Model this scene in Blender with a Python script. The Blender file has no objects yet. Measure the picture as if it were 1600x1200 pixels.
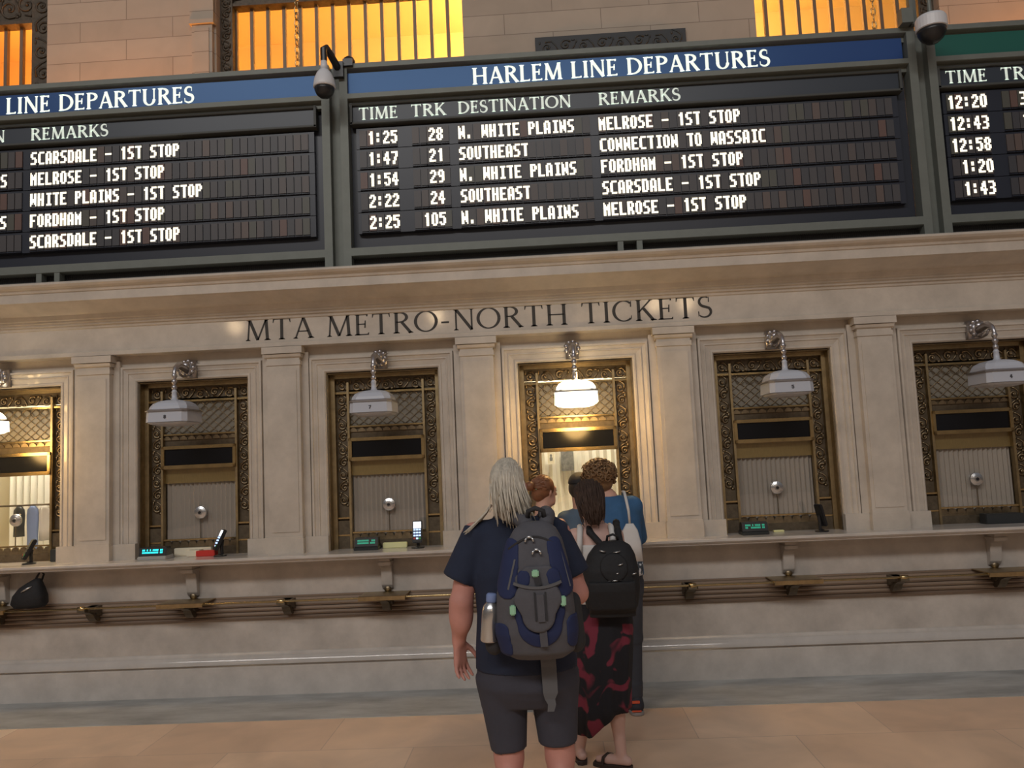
import bpy, bmesh, math, random
import numpy as np
from mathutils import Vector, Matrix
random.seed(7)
SC = bpy.context.scene
COL = SC.collection
PI = math.pi

# ---------------------------------------------------------------- camera
cam_d = bpy.data.cameras.new('camera'); cam = bpy.data.objects.new('camera', cam_d); COL.objects.link(cam)
cam_d.sensor_width = 36; cam_d.lens = 36*1246.8/1600; cam_d.clip_start = .05
def cam_basis(p, y, r):
    cp, sp, cy, sy = math.cos(p), math.sin(p), math.cos(y), math.sin(y)
    f = Vector((sy*cp, cy*cp, sp)); a = Vector((cy, -sy, 0)); u = a.cross(f)
    return a*math.cos(r)+u*math.sin(r), -a*math.sin(r)+u*math.cos(r), f
_r, _u, _f = cam_basis(.0935, -.0394, -.0450)
M = Matrix.Identity(4)
for i in range(3):
    M[i][0], M[i][1], M[i][2] = _r[i], _u[i], -_f[i]
M.translation = (-.2541, -6.2521, 1.7207)
cam.matrix_world = M
SC.camera = cam

# ---------------------------------------------------------------- world, lights, exposure
W = bpy.data.worlds.new('hall_air'); SC.world = W; W.use_nodes = True
nt = W.node_tree; bg = nt.nodes['Background']
tc = nt.nodes.new('ShaderNodeTexCoord'); sx = nt.nodes.new('ShaderNodeSeparateXYZ'); rp = nt.nodes.new('ShaderNodeValToRGB')
mr = nt.nodes.new('ShaderNodeMapRange'); mr.inputs[1].default_value = -1; mr.inputs[2].default_value = 1
nt.links.new(tc.outputs['Generated'], sx.inputs[0]); nt.links.new(sx.outputs['Z'], mr.inputs[0])
nt.links.new(mr.outputs[0], rp.inputs[0]); nt.links.new(rp.outputs[0], bg.inputs[0])
e = rp.color_ramp.elements
e[0].position = .40; e[0].color = (.20, .13, .085, 1)
e[1].position = .72; e[1].color = (.50, .50, .56, 1)
k = e.new(.52); k.color = (.27, .22, .185, 1)
bg.inputs[1].default_value = .26

def light(name, typ, loc, energy, col, size=.1, size_y=None, rot=None):
    d = bpy.data.lights.new(name, typ); d.energy = energy; d.color = col
    if typ == 'AREA':
        d.size = size
        if size_y: d.shape = 'RECTANGLE'; d.size_y = size_y
    else: d.shadow_soft_size = size
    o = bpy.data.objects.new(name, d); COL.objects.link(o); o.location = loc
    if rot is not None: o.rotation_euler = rot
    return o
def aim(o, t): o.rotation_euler = (Vector(t)-o.location).to_track_quat('-Z', 'Y').to_euler()
kl = light('clerestory_light', 'AREA', (-3.5, -17, 13.0), 1320, (1, .965, .925), 18, 1.5); aim(kl, (0, 0, 2))
WARM = (1, .36, .07); WARM2 = (1, .62, .22)
light('inner_room_lamp', 'POINT', (.4, 2.0, 6.35), 420, WARM2, .12)
light('inner_room_lamp', 'POINT', (-5.6, 2.1, 6.2), 130, WARM, .12)
light('wall_uplight', 'POINT', (-4.2, .62, 4.05), 190, WARM, .1)
light('wall_uplight', 'POINT', (4.8, .55, 4.2), 190, WARM, .1)

for _x in (-9.3, -3.3, 3.1, 4.0): light('chandelier', 'POINT', (_x, -17, 6.0), 60, (1, .72, .42), .2)
SC.view_settings.view_transform = 'Standard'; SC.view_settings.look = 'None'
SC.view_settings.exposure = 0; SC.view_settings.gamma = 1; SC.view_settings.use_curve_mapping = False
SC.cycles.max_bounces = 6; SC.cycles.caustics_reflective = False; SC.cycles.caustics_refractive = False
SC.cycles.sample_clamp_indirect = 4

# ---------------------------------------------------------------- materials
MT = {}
def mat(name, col, rough=.6, metal=0, var=0, scale=6, bump=0, bscale=40, emit=0, spec=.5, col2=None, stretch=(1, 1, 1)):
    m = bpy.data.materials.new(name); m.use_nodes = True; n = m.node_tree; b = n.nodes['Principled BSDF']
    b.inputs['Base Color'].default_value = (*col, 1); b.inputs['Roughness'].default_value = rough
    b.inputs['Metallic'].default_value = metal; b.inputs['Specular IOR Level'].default_value = spec
    if emit:
        b.inputs['Emission Color'].default_value = (*col, 1); b.inputs['Emission Strength'].default_value = emit
    if var or bump:
        t = n.nodes.new('ShaderNodeTexCoord'); mp = n.nodes.new('ShaderNodeMapping'); mp.inputs['Scale'].default_value = stretch
        n.links.new(t.outputs['Object'], mp.inputs[0])
    if var:
        z = n.nodes.new('ShaderNodeTexNoise'); z.inputs['Scale'].default_value = scale; z.inputs['Detail'].default_value = 6
        z.inputs['Roughness'].default_value = .65
        r = n.nodes.new('ShaderNodeValToRGB'); r.color_ramp.elements[0].position = .32; r.color_ramp.elements[1].position = .68
        c2 = col2 or tuple(c*(1-var) for c in col)
        r.color_ramp.elements[0].color = (*c2, 1); r.color_ramp.elements[1].color = (*[min(1, c*(1+var*.5)) for c in col], 1)
        n.links.new(mp.outputs[0], z.inputs['Vector']); n.links.new(z.outputs['Fac'], r.inputs[0]); n.links.new(r.outputs[0], b.inputs['Base Color'])
    if bump:
        z = n.nodes.new('ShaderNodeTexNoise'); z.inputs['Scale'].default_value = bscale; z.inputs['Detail'].default_value = 4
        bp = n.nodes.new('ShaderNodeBump'); bp.inputs['Strength'].default_value = bump; bp.inputs['Distance'].default_value = .02
        n.links.new(mp.outputs[0], z.inputs['Vector']); n.links.new(z.outputs['Fac'], bp.inputs['Height']); n.links.new(bp.outputs[0], b.inputs['Normal'])
    MT[name] = m; return m
def brickmat(name, c1, c2, cm, bw, rh, mortar, scale, axes, rough, var=.1, bias=0, nscale=3, spec=.4):
    m = mat(name, c1, rough, spec=spec); n = m.node_tree; b = n.nodes['Principled BSDF']
    t = n.nodes.new('ShaderNodeTexCoord'); s = n.nodes.new('ShaderNodeSeparateXYZ'); cb = n.nodes.new('ShaderNodeCombineXYZ')
    n.links.new(t.outputs['Object'], s.inputs[0]); n.links.new(s.outputs[axes[0]], cb.inputs[0]); n.links.new(s.outputs[axes[1]], cb.inputs[1])
    k = n.nodes.new('ShaderNodeTexBrick'); n.links.new(cb.outputs[0], k.inputs['Vector'])
    k.inputs['Color1'].default_value = (*c1, 1); k.inputs['Color2'].default_value = (*c2, 1); k.inputs['Mortar'].default_value = (*cm, 1)
    k.inputs['Scale'].default_value = scale; k.inputs['Mortar Size'].default_value = mortar; k.inputs['Brick Width'].default_value = bw
    k.inputs['Row Height'].default_value = rh; k.inputs['Bias'].default_value = bias; k.inputs['Mortar Smooth'].default_value = .3
    z = n.nodes.new('ShaderNodeTexNoise'); z.inputs['Scale'].default_value = nscale; z.inputs['Detail'].default_value = 7
    z.inputs['Distortion'].default_value = .6
    n.links.new(t.outputs['Object'], z.inputs['Vector'])
    r = n.nodes.new('ShaderNodeMapRange'); r.inputs[1].default_value = .3; r.inputs[2].default_value = .7
    r.inputs[3].default_value = 1-var; r.inputs[4].default_value = 1+var*.6
    n.links.new(z.outputs['Fac'], r.inputs[0])
    mx = n.nodes.new('ShaderNodeVectorMath'); mx.operation = 'SCALE'
    n.links.new(k.outputs['Color'], mx.inputs[0]); n.links.new(r.outputs[0], mx.inputs['Scale']); n.links.new(mx.outputs[0], b.inputs['Base Color'])
    return m
def glassmat(name, gloss=.10, tint=(1, 1, 1)):
    m = bpy.data.materials.new(name); m.use_nodes = True; n = m.node_tree; n.nodes.clear()
    o = n.nodes.new('ShaderNodeOutputMaterial'); mx = n.nodes.new('ShaderNodeMixShader'); t = n.nodes.new('ShaderNodeBsdfTransparent')
    g = n.nodes.new('ShaderNodeBsdfGlossy'); g.inputs['Roughness'].default_value = .03; t.inputs[0].default_value = (*tint, 1)
    mx.inputs[0].default_value = gloss
    n.links.new(t.outputs[0], mx.inputs[1]); n.links.new(g.outputs[0], mx.inputs[2]); n.links.new(mx.outputs[0], o.inputs[0])
    MT[name] = m; return m
mat('stone', (.575, .515, .445), .42, var=.16, scale=4.5, bump=.03, bscale=60)
mat('stone_polished', (.59, .545, .50), .16, var=.14, scale=5)
mat('stone_dado', (.555, .505, .455), .42, var=.22, scale=3.2, bump=.03, bscale=60)
mat('reed_stone', (.27, .195, .14), .45, var=.25, scale=3, stretch=(.3, 1, 6))
mat('stone_glossy', (.56, .52, .48), .07, var=.1, scale=5)
for _n in ('stone', 'stone_dado'):
    _b = MT[_n].node_tree.nodes['Principled BSDF']; _b.inputs['Coat Weight'].default_value = .55 if _n == 'stone' else .2; _b.inputs['Coat Roughness'].default_value = .07
mat('engraved', (.035, .03, .026), .6)
mat('border_marble', (.44, .445, .43), .32, var=.42, scale=3.0, stretch=(.5, 1.6, 1))
brickmat('floor_marble', (.99, .74, .53), (.78, .54, .37), (.64, .45, .32), 1.15, .62, .0035, 1, ('X', 'Y'), .34, .16, 0, 2.2)
brickmat('upper_stone', (.52, .44, .355), (.45, .375, .30), (.28, .225, .18), .92, .205, .004, 1, ('X', 'Z'), .7, .08, 0, 3)
mat('room_paint', (.80, .66, .40), .8)
mat('brass', (.62, .47, .24), .27, 1, var=.2, scale=9)
mat('brass_dull', (.42, .325, .185), .42, 1, var=.25, scale=14)
mat('bronze', (.30, .235, .15), .42, 1, var=.3, scale=22)
mat('bronze_dark', (.15, .118, .08), .5, .6, var=.3, scale=30)
mat('iron_bronze', (.11, .085, .06), .55, .4, var=.35, scale=30)
mat('mullion', (.20, .14, .09), .5, .3)
mat('steel_green', (.175, .19, .172), .55, .25, var=.08, scale=10)
mat('steel_dark', (.07, .075, .072), .6, .2)
mat('wire_mesh', (.06, .062, .065), .6, .4)
mat('board_black', (.022, .027, .042), .38)
mat('header_slate', (.035, .045, .062), .40)
mat('title_blue', (.024, .050, .145), .30, emit=.22)
MT['title_blue'].node_tree.nodes['Principled BSDF'].inputs['Specular Tint'].default_value = (.35, .62, 1, 1)
mat('title_green', (.010, .085, .065), .38, emit=.12)
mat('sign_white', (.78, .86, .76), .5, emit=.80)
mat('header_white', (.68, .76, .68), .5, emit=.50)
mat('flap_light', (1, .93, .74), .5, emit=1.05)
for i, c in enumerate([(.090, .075, .072), (.070, .066, .070), (.115, .085, .075), (.055, .055, .062), (.13, .078, .066), (.085, .085, .072)]):
    mat('flap_%d' % i, c, .45)
mat('black_sign', (.010, .011, .014), .18)
mat('grey_glass', (.25, .23, .19), .30, var=.2, scale=5)
mat('amber_strip', (.36, .26, .10), .38, .55, var=.15, scale=20, stretch=(8, 1, 1))
mat('pleat', (.50, .45, .39), .7)
mat('pleat_white', (.90, .87, .78), .6)
mat('booth_paint', (.75, .68, .52), .7)
mat('opal', (.52, .55, .62), .28)
mat('opal_lit', (1, .90, .64), .3, emit=3.2)
mat('pewter', (.46, .44, .45), .30, .9)
mat('digit', (.06, .06, .07), .6)
mat('silver', (.62, .62, .62), .25, .9)
mat('plastic_black', (.016, .016, .018), .35)
mat('plastic_dark', (.03, .034, .036), .4)
mat('plastic_white', (.70, .71, .74), .4)
mat('case_grey', (.44, .44, .43), .5)
mat('cyan_lit', (.02, .62, .68), .4, emit=1.6)
mat('green_lit', (.02, .42, .26), .4, emit=.35)
mat('screen_lit', (.42, .58, .95), .3, emit=1.5)
mat('screen_white', (.85, .92, 1), .3, emit=1.3)
mat('key_red', (.6, .05, .04), .4); mat('key_green', (.05, .5, .12), .4)
mat('red_plastic', (.62, .04, .03), .4)
mat('paper', (.78, .72, .56), .7); mat('paper_yellow', (.86, .84, .45), .6)
mat('poster_grey', (.20, .20, .19), .7, var=.5, scale=25)
mat('skin_red', (.60, .285, .235), .55, var=.10, scale=9)
mat('skin', (.62, .36, .27), .55, var=.08, scale=9)
mat('skin_pale', (.62, .40, .34), .55, var=.08, scale=9)
mat('tee_navy', (.019, .027, .056), .9, var=.15, scale=6, bump=.25, bscale=14)
mat('shorts', (.052, .053, .072), .9, var=.12, scale=6, bump=.25, bscale=12)
mat('pack_grey', (.095, .094, .108), .85, var=.1, scale=20, bump=.1, bscale=90)
mat('pack_light', (.12, .12, .128), .8)
mat('pack_blue', (.016, .026, .088), .8)
mat('pack_dark', (.034, .034, .038), .85)
mat('mint', (.34, .62, .42), .5)
mat('hair_blond', (.62, .56, .46), .45, var=.30, scale=14, stretch=(3, 3, .5))
mat('hair_brown', (.060, .033, .022), .75, var=.35, scale=14, stretch=(3, 3, .5))
mat('hair_auburn', (.215, .085, .036), .5, var=.35, scale=20)
mat('hair_curly', (.21, .115, .05), .5, var=.4, scale=24)
mat('hair_black', (.02, .016, .014), .5)
mat('sweater', (.043, .125, .265), .9, var=.12, scale=9, bump=.2, bscale=25)
mat('slate_shirt', (.10, .15, .21), .9)
mat('jeans', (.050, .054, .068), .9, var=.12, scale=8)
mat('white_cloth', (.66, .64, .62), .8, var=.06, scale=9)
mat('black_cloth', (.012, .012, .014), .75, bump=.2, bscale=30)
mat('shirt_blue', (.20, .27, .50), .8)
mat('shoe_dark', (.03, .033, .045), .7); mat('shoe_orange', (.75, .12, .05), .6); mat('sole', (.30, .28, .27), .7)
mat('leather', (.03, .018, .014), .6)
glassmat('pane_glass', .07); glassmat('high_glass', .03)
def floral():
    m = mat('floral_skirt', (.012, .012, .016), .85); n = m.node_tree; b = n.nodes['Principled BSDF']
    t = n.nodes.new('ShaderNodeTexCoord'); z = n.nodes.new('ShaderNodeTexNoise'); z.inputs['Scale'].default_value = 7.5; z.inputs['Detail'].default_value = 1.5
    z.inputs['Distortion'].default_value = .8
    r = n.nodes.new('ShaderNodeValToRGB'); r.color_ramp.elements[0].position = .555; r.color_ramp.elements[0].color = (.011, .011, .016, 1)
    r.color_ramp.elements[1].position = .60; r.color_ramp.elements[1].color = (.19, .024, .048, 1)
    n.links.new(t.outputs['Object'], z.inputs['Vector']); n.links.new(z.outputs['Fac'], r.inputs[0]); n.links.new(r.outputs[0], b.inputs['Base Color'])
floral()
def patterned():
    m = mat('tote_print', (.6, .6, .6), .8); n = m.node_tree; b = n.nodes['Principled BSDF']
    t = n.nodes.new('ShaderNodeTexCoord'); z = n.nodes.new('ShaderNodeTexNoise'); z.inputs['Scale'].default_value = 38
    r = n.nodes.new('ShaderNodeValToRGB'); r.color_ramp.elements[0].position = .50; r.color_ramp.elements[0].color = (.04, .05, .06, 1)
    r.color_ramp.elements[1].position = .56; r.color_ramp.elements[1].color = (.55, .55, .57, 1)
    n.links.new(t.outputs['Object'], z.inputs['Vector']); n.links.new(z.outputs['Fac'], r.inputs[0]); n.links.new(r.outputs[0], b.inputs['Base Color'])
patterned()

# ---------------------------------------------------------------- mesh helpers
class MB:
    def __init__(s): s.v = []; s.f = []; s.m = []
    def add(s, vs, fs, mi=0):
        o = len(s.v); s.v += [tuple(v) for v in vs]; s.f += [tuple(i+o for i in f) for f in fs]; s.m += [mi]*len(fs); return s
    def box(s, x0, x1, y0, y1, z0, z1, mi=0):
        return s.add([(x, y, z) for x in (x0, x1) for y in (y0, y1) for z in (z0, z1)],
                     [(0, 1, 3, 2), (4, 6, 7, 5), (0, 4, 5, 1), (2, 3, 7, 6), (0, 2, 6, 4), (1, 5, 7, 3)], mi)
    def quad(s, a, b, c, d, mi=0): return s.add([a, b, c, d], [(0, 1, 2, 3)], mi)
    def prof_x(s, pts, x0, x1, mi=0):            # (y, z) outline swept along x
        n = len(pts); vs = [(x0, *p) for p in pts]+[(x1, *p) for p in pts]
        fs = [(i, (i+1) % n, n+(i+1) % n, n+i) for i in range(n)]+[tuple(range(n))[::-1], tuple(range(n, 2*n))]
        return s.add(vs, fs, mi)
    def plate(s, poly, y0, y1, mi=0):            # (x, z) outline given depth along y
        n = len(poly); vs = [(p[0], y0, p[1]) for p in poly]+[(p[0], y1, p[1]) for p in poly]
        fs = [(i, (i+1) % n, n+(i+1) % n, n+i) for i in range(n)]+[tuple(range(n)), tuple(range(n, 2*n))[::-1]]
        return s.add(vs, fs, mi)
    def tube(s, pts, r, n=6, mi=0, closed=False):
        pts = [Vector(p) for p in pts]; N = len(pts); rs = r if isinstance(r, (list, tuple)) else [r]*N
        vs = []; up = None
        for i, p in enumerate(pts):
            a = pts[i-1] if (i or closed) else p; b = pts[(i+1) % N] if (i < N-1 or closed) else p
            t = (b-a).normalized() if (b-a).length > 1e-9 else Vector((0, 0, 1))
            if up is None: up = t.orthogonal().normalized()
            up = (up-t*up.dot(t))
            up = up.normalized() if up.length > 1e-6 else t.orthogonal().normalized()
            w = t.cross(up)
            for k in range(n):
                c = 2*PI*k/n; vs.append(p+(up*math.cos(c)+w*math.sin(c))*rs[i])
        fs = []
        for i in range(N if closed else N-1):
            for k in range(n):
                j = (i+1) % N; fs.append((i*n+k, i*n+(k+1) % n, j*n+(k+1) % n, j*n+k))
        if not closed: fs += [tuple(range(n))[::-1], tuple(range((N-1)*n, N*n))]
        return s.add(vs, fs, mi)
    def rings(s, rings, mi=0, cap=True):         # list of equal-length point loops
        n = len(rings[0]); vs = [p for r in rings for p in r]; fs = []
        for i in range(len(rings)-1):
            for k in range(n): fs.append((i*n+k, i*n+(k+1) % n, (i+1)*n+(k+1) % n, (i+1)*n+k))
        if cap: fs += [tuple(range(n))[::-1], tuple(range((len(rings)-1)*n, len(rings)*n))]
        return s.add(vs, fs, mi)
    def lathe(s, prof, c=(0, 0, 0), n=20, mi=0, axis='z'):
        R = []
        for r, h in prof:
            L = []
            for k in range(n):
                a = 2*PI*k/n; x, y = r*math.cos(a), r*math.sin(a)
                L.append((c[0]+x, c[1]+y, c[2]+h) if axis == 'z' else (c[0]+x, c[1]+h, c[2]+y) if axis == 'y' else (c[0]+h, c[1]+x, c[2]+y))
            R.append(L)
        return s.rings(R, mi)
    def ball(s, c, r, n=12, mi=0):
        rx, ry, rz = r if isinstance(r, (tuple, list)) else (r, r, r); R = []
        for i in range(n//2+1):
            a = -PI/2+PI*i/(n//2); q = max(math.cos(a), 1e-3)
            R.append([(c[0]+rx*q*math.cos(2*PI*k/n), c[1]+ry*q*math.sin(2*PI*k/n), c[2]+rz*math.sin(a)) for k in range(n)])
        return s.rings(R, mi)
    def build(s, name, mats, parent=None, smooth=False, loc=None, bevel=0):
        me = bpy.data.meshes.new(name); me.from_pydata(s.v, [], s.f)
        ms = mats if isinstance(mats, (list, tuple)) else [mats]
        for m in ms: me.materials.append(MT[m])
        me.polygons.foreach_set('material_index', s.m)
        bm = bmesh.new(); bm.from_mesh(me); bmesh.ops.recalc_face_normals(bm, faces=bm.faces)
        if bevel:
            bmesh.ops.bevel(bm, geom=list(bm.edges), offset=bevel, segments=2, affect='EDGES', clamp_overlap=True)
        bm.to_mesh(me); bm.free()
        if smooth: me.polygons.foreach_set('use_smooth', [True]*len(me.polygons))
        o = bpy.data.objects.new(name, me); COL.objects.link(o)
        if parent: o.parent = parent
        if loc: o.location = loc
        return o
def tag(o, label=None, cat=None, group=None, kind=None):
    if label: o['label'] = label
    if cat: o['category'] = cat
    if group: o['group'] = group
    if kind: o['kind'] = kind
    return o
def struct(o, label=None): o['kind'] = 'structure'; return o if not label else tag(o, label)
def thing(name, label, cat, loc=(0, 0, 0), group=None, rz=0):
    o = bpy.data.objects.new(name, None); COL.objects.link(o); o.location = loc; o.rotation_euler = (0, 0, rz); o.empty_display_size = .1
    return tag(o, label, cat, group)
def kids(o): return [c for c in bpy.data.objects if c.parent == o]
def copy_tree(o, parent=None):
    c = o.copy(); COL.objects.link(c); c.parent = parent
    for ch in kids(o): copy_tree(ch, c)
    return c

# ---------------------------------------------------------------- lettering
def stroke(P, Wd):
    out = []
    for i in range(len(P)-1):
        (x0, y0), (x1, y1) = P[i], P[i+1]; 
        def nrm(k):
            a = P[max(k-1, 0)]; b = P[min(k+1, len(P)-1)]; d = (b[0]-a[0], b[1]-a[1]); L = math.hypot(*d) or 1
            return -d[1]/L, d[0]/L
        n0, n1 = nrm(i), nrm(i+1); a, b = Wd[i]/2, Wd[i+1]/2
        out.append([(x0+n0[0]*a, y0+n0[1]*a), (x1+n1[0]*b, y1+n1[1]*b), (x1-n1[0]*b, y1-n1[1]*b), (x0-n0[0]*a, y0-n0[1]*a)])
    return out
def roman(t, h):
    """Roman capitals, cap height 1: thick strokes t, thin strokes h."""
    sf = .055 if t > .13 else .065; G = {}
    def box(x0, x1, y0, y1): return [(x0, y0), (x1, y0), (x1, y1), (x0, y1)]
    def foot(x, y, w): 
        s = .035 if y < .5 else -.035
        return [[(x-w/2-sf, y), (x+w/2+sf, y), (x+w/2+sf, y+s*.7), (x+w/2, y+s*2), (x-w/2, y+s*2), (x-w/2-sf, y+s*.7)]]
    def stem(x, w=t, top=True, bot=True):
        return [box(x-w/2, x+w/2, 0, 1)]+(foot(x, 0, w) if bot else [])+(foot(x, 1, w) if top else [])
    def line(x0, y0, x1, y1, w): return stroke([(x0, y0), (x1, y1)], [w, w])
    def arc(cx, cy, rx, ry, a0, a1, wt=t, wh=h, n=22):
        P, Wd = [], []
        for i in range(n+1):
            a = math.radians(a0+(a1-a0)*i/n); P.append((cx+rx*math.cos(a), cy+ry*math.sin(a))); c = abs(math.cos(a)); Wd.append(wh+(wt-wh)*c**1.5)
        return stroke(P, Wd)
    def arm(x0, x1, y, d=1):
        k = .09*d
        return [box(x0, x1, y-h/2, y+h/2), [(x1-h, y-abs(k) if y > .5 or d == 2 else y), (x1, y-abs(k) if y > .5 or d == 2 else y), (x1+.01, y+abs(k) if y < .5 or d == 2 else y+h/2), (x1-h*.6, y+abs(k)*.9 if y < .5 or d == 2 else y+h/2)]]
    G['A'] = (.80, line(.10, 0, .40, 1, h*1.2)+line(.40, 1, .71, 0, t)+[box(.2, .6, .34-h/2, .34+h/2)]+foot(.10, 0, h)+foot(.70, 0, t))
    G['C'] = (.78, arc(.44, .5, .38, .5-h/2, 48, 312)+[[(.68, .68), (.73, .68), (.73, .98), (.69, .9)], [(.69, .1), (.73, .15), (.73, .3), (.70, .26)]])
    G['D'] = (.84, stem(.15)+arc(.30, .5, .46, .5-h/2, -90, 90)+[box(.1, .31, 0, h), box(.1, .31, 1-h, 1)])
    G['E'] = (.62, stem(.15)+arm(.15, .54, 1-h/2)+arm(.15, .46, .52, 2)+arm(.15, .58, h/2))
    G['H'] = (.86, stem(.15)+stem(.71)+[box(.15, .71, .5-h/2, .5+h/2)])
    G['I'] = (.30, stem(.15))
    G['K'] = (.78, stem(.15)+line(.15, .40, .62, .98, h*1.2)+line(.33, .58, .70, 0, t)+foot(.62, 1, h)+foot(.70, 0, t))
    G['L'] = (.60, stem(.15)+arm(.15, .57, h/2))
    G['M'] = (1.0, line(.12, 0, .18, 1, h*1.2)+line(.18, 1, .50, .02, t)+line(.50, .02, .83, 1, h*1.2)+line(.83, 1, .88, 0, t)+foot(.12, 0, h)+foot(.88, 0, t)+foot(.15, 1, h)+foot(.85, 1, h))
    G['N'] = (.86, line(.14, 0, .14, 1, h*1.2)+line(.14, 1, .74, 0, t)+line(.74, 0, .74, 1, h*1.2)+foot(.14, 0, h)+foot(.12, 1, h)+foot(.74, 1, h))
    G['O'] = (.92, arc(.46, .5, .40, .5-h/2, 0, 360, n=40))
    G['P'] = (.66, stem(.15)+arc(.27, .74, .30, .26-h/2, -90, 90)+[box(.15, .28, 1-h, 1), box(.15, .28, .48, .48+h)])
    G['R'] = (.76, stem(.15)+arc(.27, .75, .28, .25-h/2, -90, 90)+[box(.15, .28, 1-h, 1), box(.15, .30, .50, .50+h)]+line(.36, .52, .70, 0, t)+foot(.70, 0, t*.6))
    sp, sw = [], []
    for i in range(13): a = math.radians(50+i*200/12); sp.append((.29+.20*math.cos(a), .745+.225*math.sin(a))); sw.append(h+(t-h)*i/12)
    for i in range(1, 14): a = math.radians(60-i*200/13); sp.append((.27+.24*math.cos(a), .27+.25*math.sin(a))); sw.append(t-(t-h)*i/13)
    G['S'] = (.58, stroke(sp, sw)+[[(.42, .72), (.46, .72), (.46, .98), (.43, .92)], [(.04, .05), (.08, .10), (.07, .30), (.03, .30)]])
    G['T'] = (.74, stem(.37, t, False)+[box(.04, .70, 1-h, 1), [(.02, .80), (.05, .80), (.10, 1), (.03, 1)], [(.69, .80), (.72, .80), (.71, 1), (.64, 1)]])
    G['U'] = (.82, [box(.15-t/2, .15+t/2, .34, 1), box(.68-h/2, .68+h/2, .34, 1)]+foot(.15, 1, t)+foot(.68, 1, h)+arc(.415, .35, .265, .33, 180, 360))
    G['-'] = (.42, [box(.06, .36, .36, .36+h*1.6)]); G[' '] = (.36, [])
    return G
def roman_text(mb, text, x0, x1, z0, cap, y, G, gap=.07, squash=None):
    tot = sum(G[c][0] for c in text)+gap*(len(text)-1); sx = (x1-x0)/tot; x = x0
    for c in text:
        w, ps = G[c]
        for p in ps: mb.add([(x+px*sx, y, z0+pz*cap) for px, pz in p], [tuple(range(len(p)))])
        x += (w+gap)*sx
FONT = {'0': '01110 11011 11011 11011 11011 11011 01110', '1': '00110 01110 00110 00110 00110 00110 00110', '2': '01110 11011 00011 00110 01100 11000 11111',
 '3': '11110 00011 00011 01110 00011 00011 11110', '4': '00110 01110 01110 11010 11111 00110 00110', '5': '11111 11000 11110 00011 00011 11011 01110',
 '7': '11111 00011 00011 00110 00110 01100 01100', '8': '01110 11011 11011 01110 11011 11011 01110', '9': '01110 11011 11011 01111 00011 00011 01110',
 'A': '01110 11011 11011 11011 11111 11011 11011', 'C': '01111 11000 11000 11000 11000 11000 01111', 'D': '11110 11011 11011 11011 11011 11011 11110',
 'E': '11111 11000 11000 11110 11000 11000 11111', 'F': '11111 11000 11000 11110 11000 11000 11000', 'H': '11011 11011 11011 11111 11011 11011 11011',
 'I': '01111 00110 00110 00110 00110 00110 01111', 'L': '11000 11000 11000 11000 11000 11000 11111', 'M': '10001 11011 11111 11111 11011 11011 11011',
 'N': '10011 11011 11011 11111 11111 11011 11001', 'O': '01110 11011 11011 11011 11011 11011 01110', 'P': '11110 11011 11011 11110 11000 11000 11000',
 'R': '11110 11011 11011 11110 11110 11011 11011', 'S': '01111 11000 11000 01110 00011 00011 11110', 'T': '11111 00110 00110 00110 00110 00110 00110',
 'U': '11011 11011 11011 11011 11011 11011 01110', 'W': '11011 11011 11011 11111 11111 11011 10001', '-': '00000 00000 00000 11111 00000 00000 00000',
 '.': '00000 00000 00000 00000 00000 01100 01100', ':': '00000 01100 01100 00000 01100 01100 00000', ' ': '00000 '*7}
def flap_text(mb, text, x0, z0, y, pitch=.0633, w=.054, h=.108):
    px, pz = w/5, h/7
    for i, c in enumerate(text):
        for r, row in enumerate(FONT[c].split()):
            k = 0
            while k < 5:
                if row[k] == '1':
                    j = k
                    while j < 5 and row[j] == '1': j += 1
                    a, b = x0+i*pitch+k*px, x0+i*pitch+j*px; z = z0+(6-r)*pz
                    mb.quad((a, y, z-.0004), (b, y, z-.0004), (b, y, z+pz), (a, y, z+pz)); k = j
                else: k += 1
# ---------------------------------------------------------------- the setting
S = 1.529; HW = .4525; ZT = 2.472; ZL = 1.07            # window spacing, half opening, opening top, ledge top
XA, XB = -7.0, 6.5
WI = [-4, -3, -2, -1, 0, 1, 2, 3]
struct(MB().box(-12, 12, -24, .05, -.12, 0).build('floor', 'floor_marble'))
struct(MB().box(XA, XB, -.64, .05, -.02, .004).build('trim_1', 'border_marble'), 'grey marble border strip along the foot of the counter wall')
# lower counter wall with its reeded band and base moulding
dado = MB().box(XA, XB, .0, .34, 0, 1.0195)
struct(dado.build('wall_front', 'stone_dado'), 'pale stone wall under the ticket counter')
band = MB()
for i in range(5):
    z0 = .562+i*.034; band.prof_x([(0, z0), (-.012-.004*i, z0+.003), (-.022-.004*i, z0+.017), (-.012-.004*i, z0+.031), (0, z0+.034)], XA, XB)
band.box(XA, XB, -.012, 0, .732, .745)
struct(band.build('trim_2', 'reed_stone'), 'brown reeded stone band behind the brass rail')
bm_ = [(.01, 0), (-.032, 0), (-.032, .215), (-.026, .222), (-.022, .236), (-.026, .242), (-.026, .296), (-.020, .297), (-.020, .302), (-.012, .308), (-.008, .322), (.01, .326)]
bb = struct(MB().prof_x(bm_, XA, XB).build('baseboard_front', 'stone_polished'), 'polished stone base moulding along the foot of the wall')
MB().prof_x([(.0366-.09*math.cos(math.radians(5+1.4*q)), .234+.09*math.sin(math.radians(5+1.4*q))) for q in range(29)]+[(-.02, .300), (-.02, .240)], XA, XB).build('bead', 'stone_glossy', bb)
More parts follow.
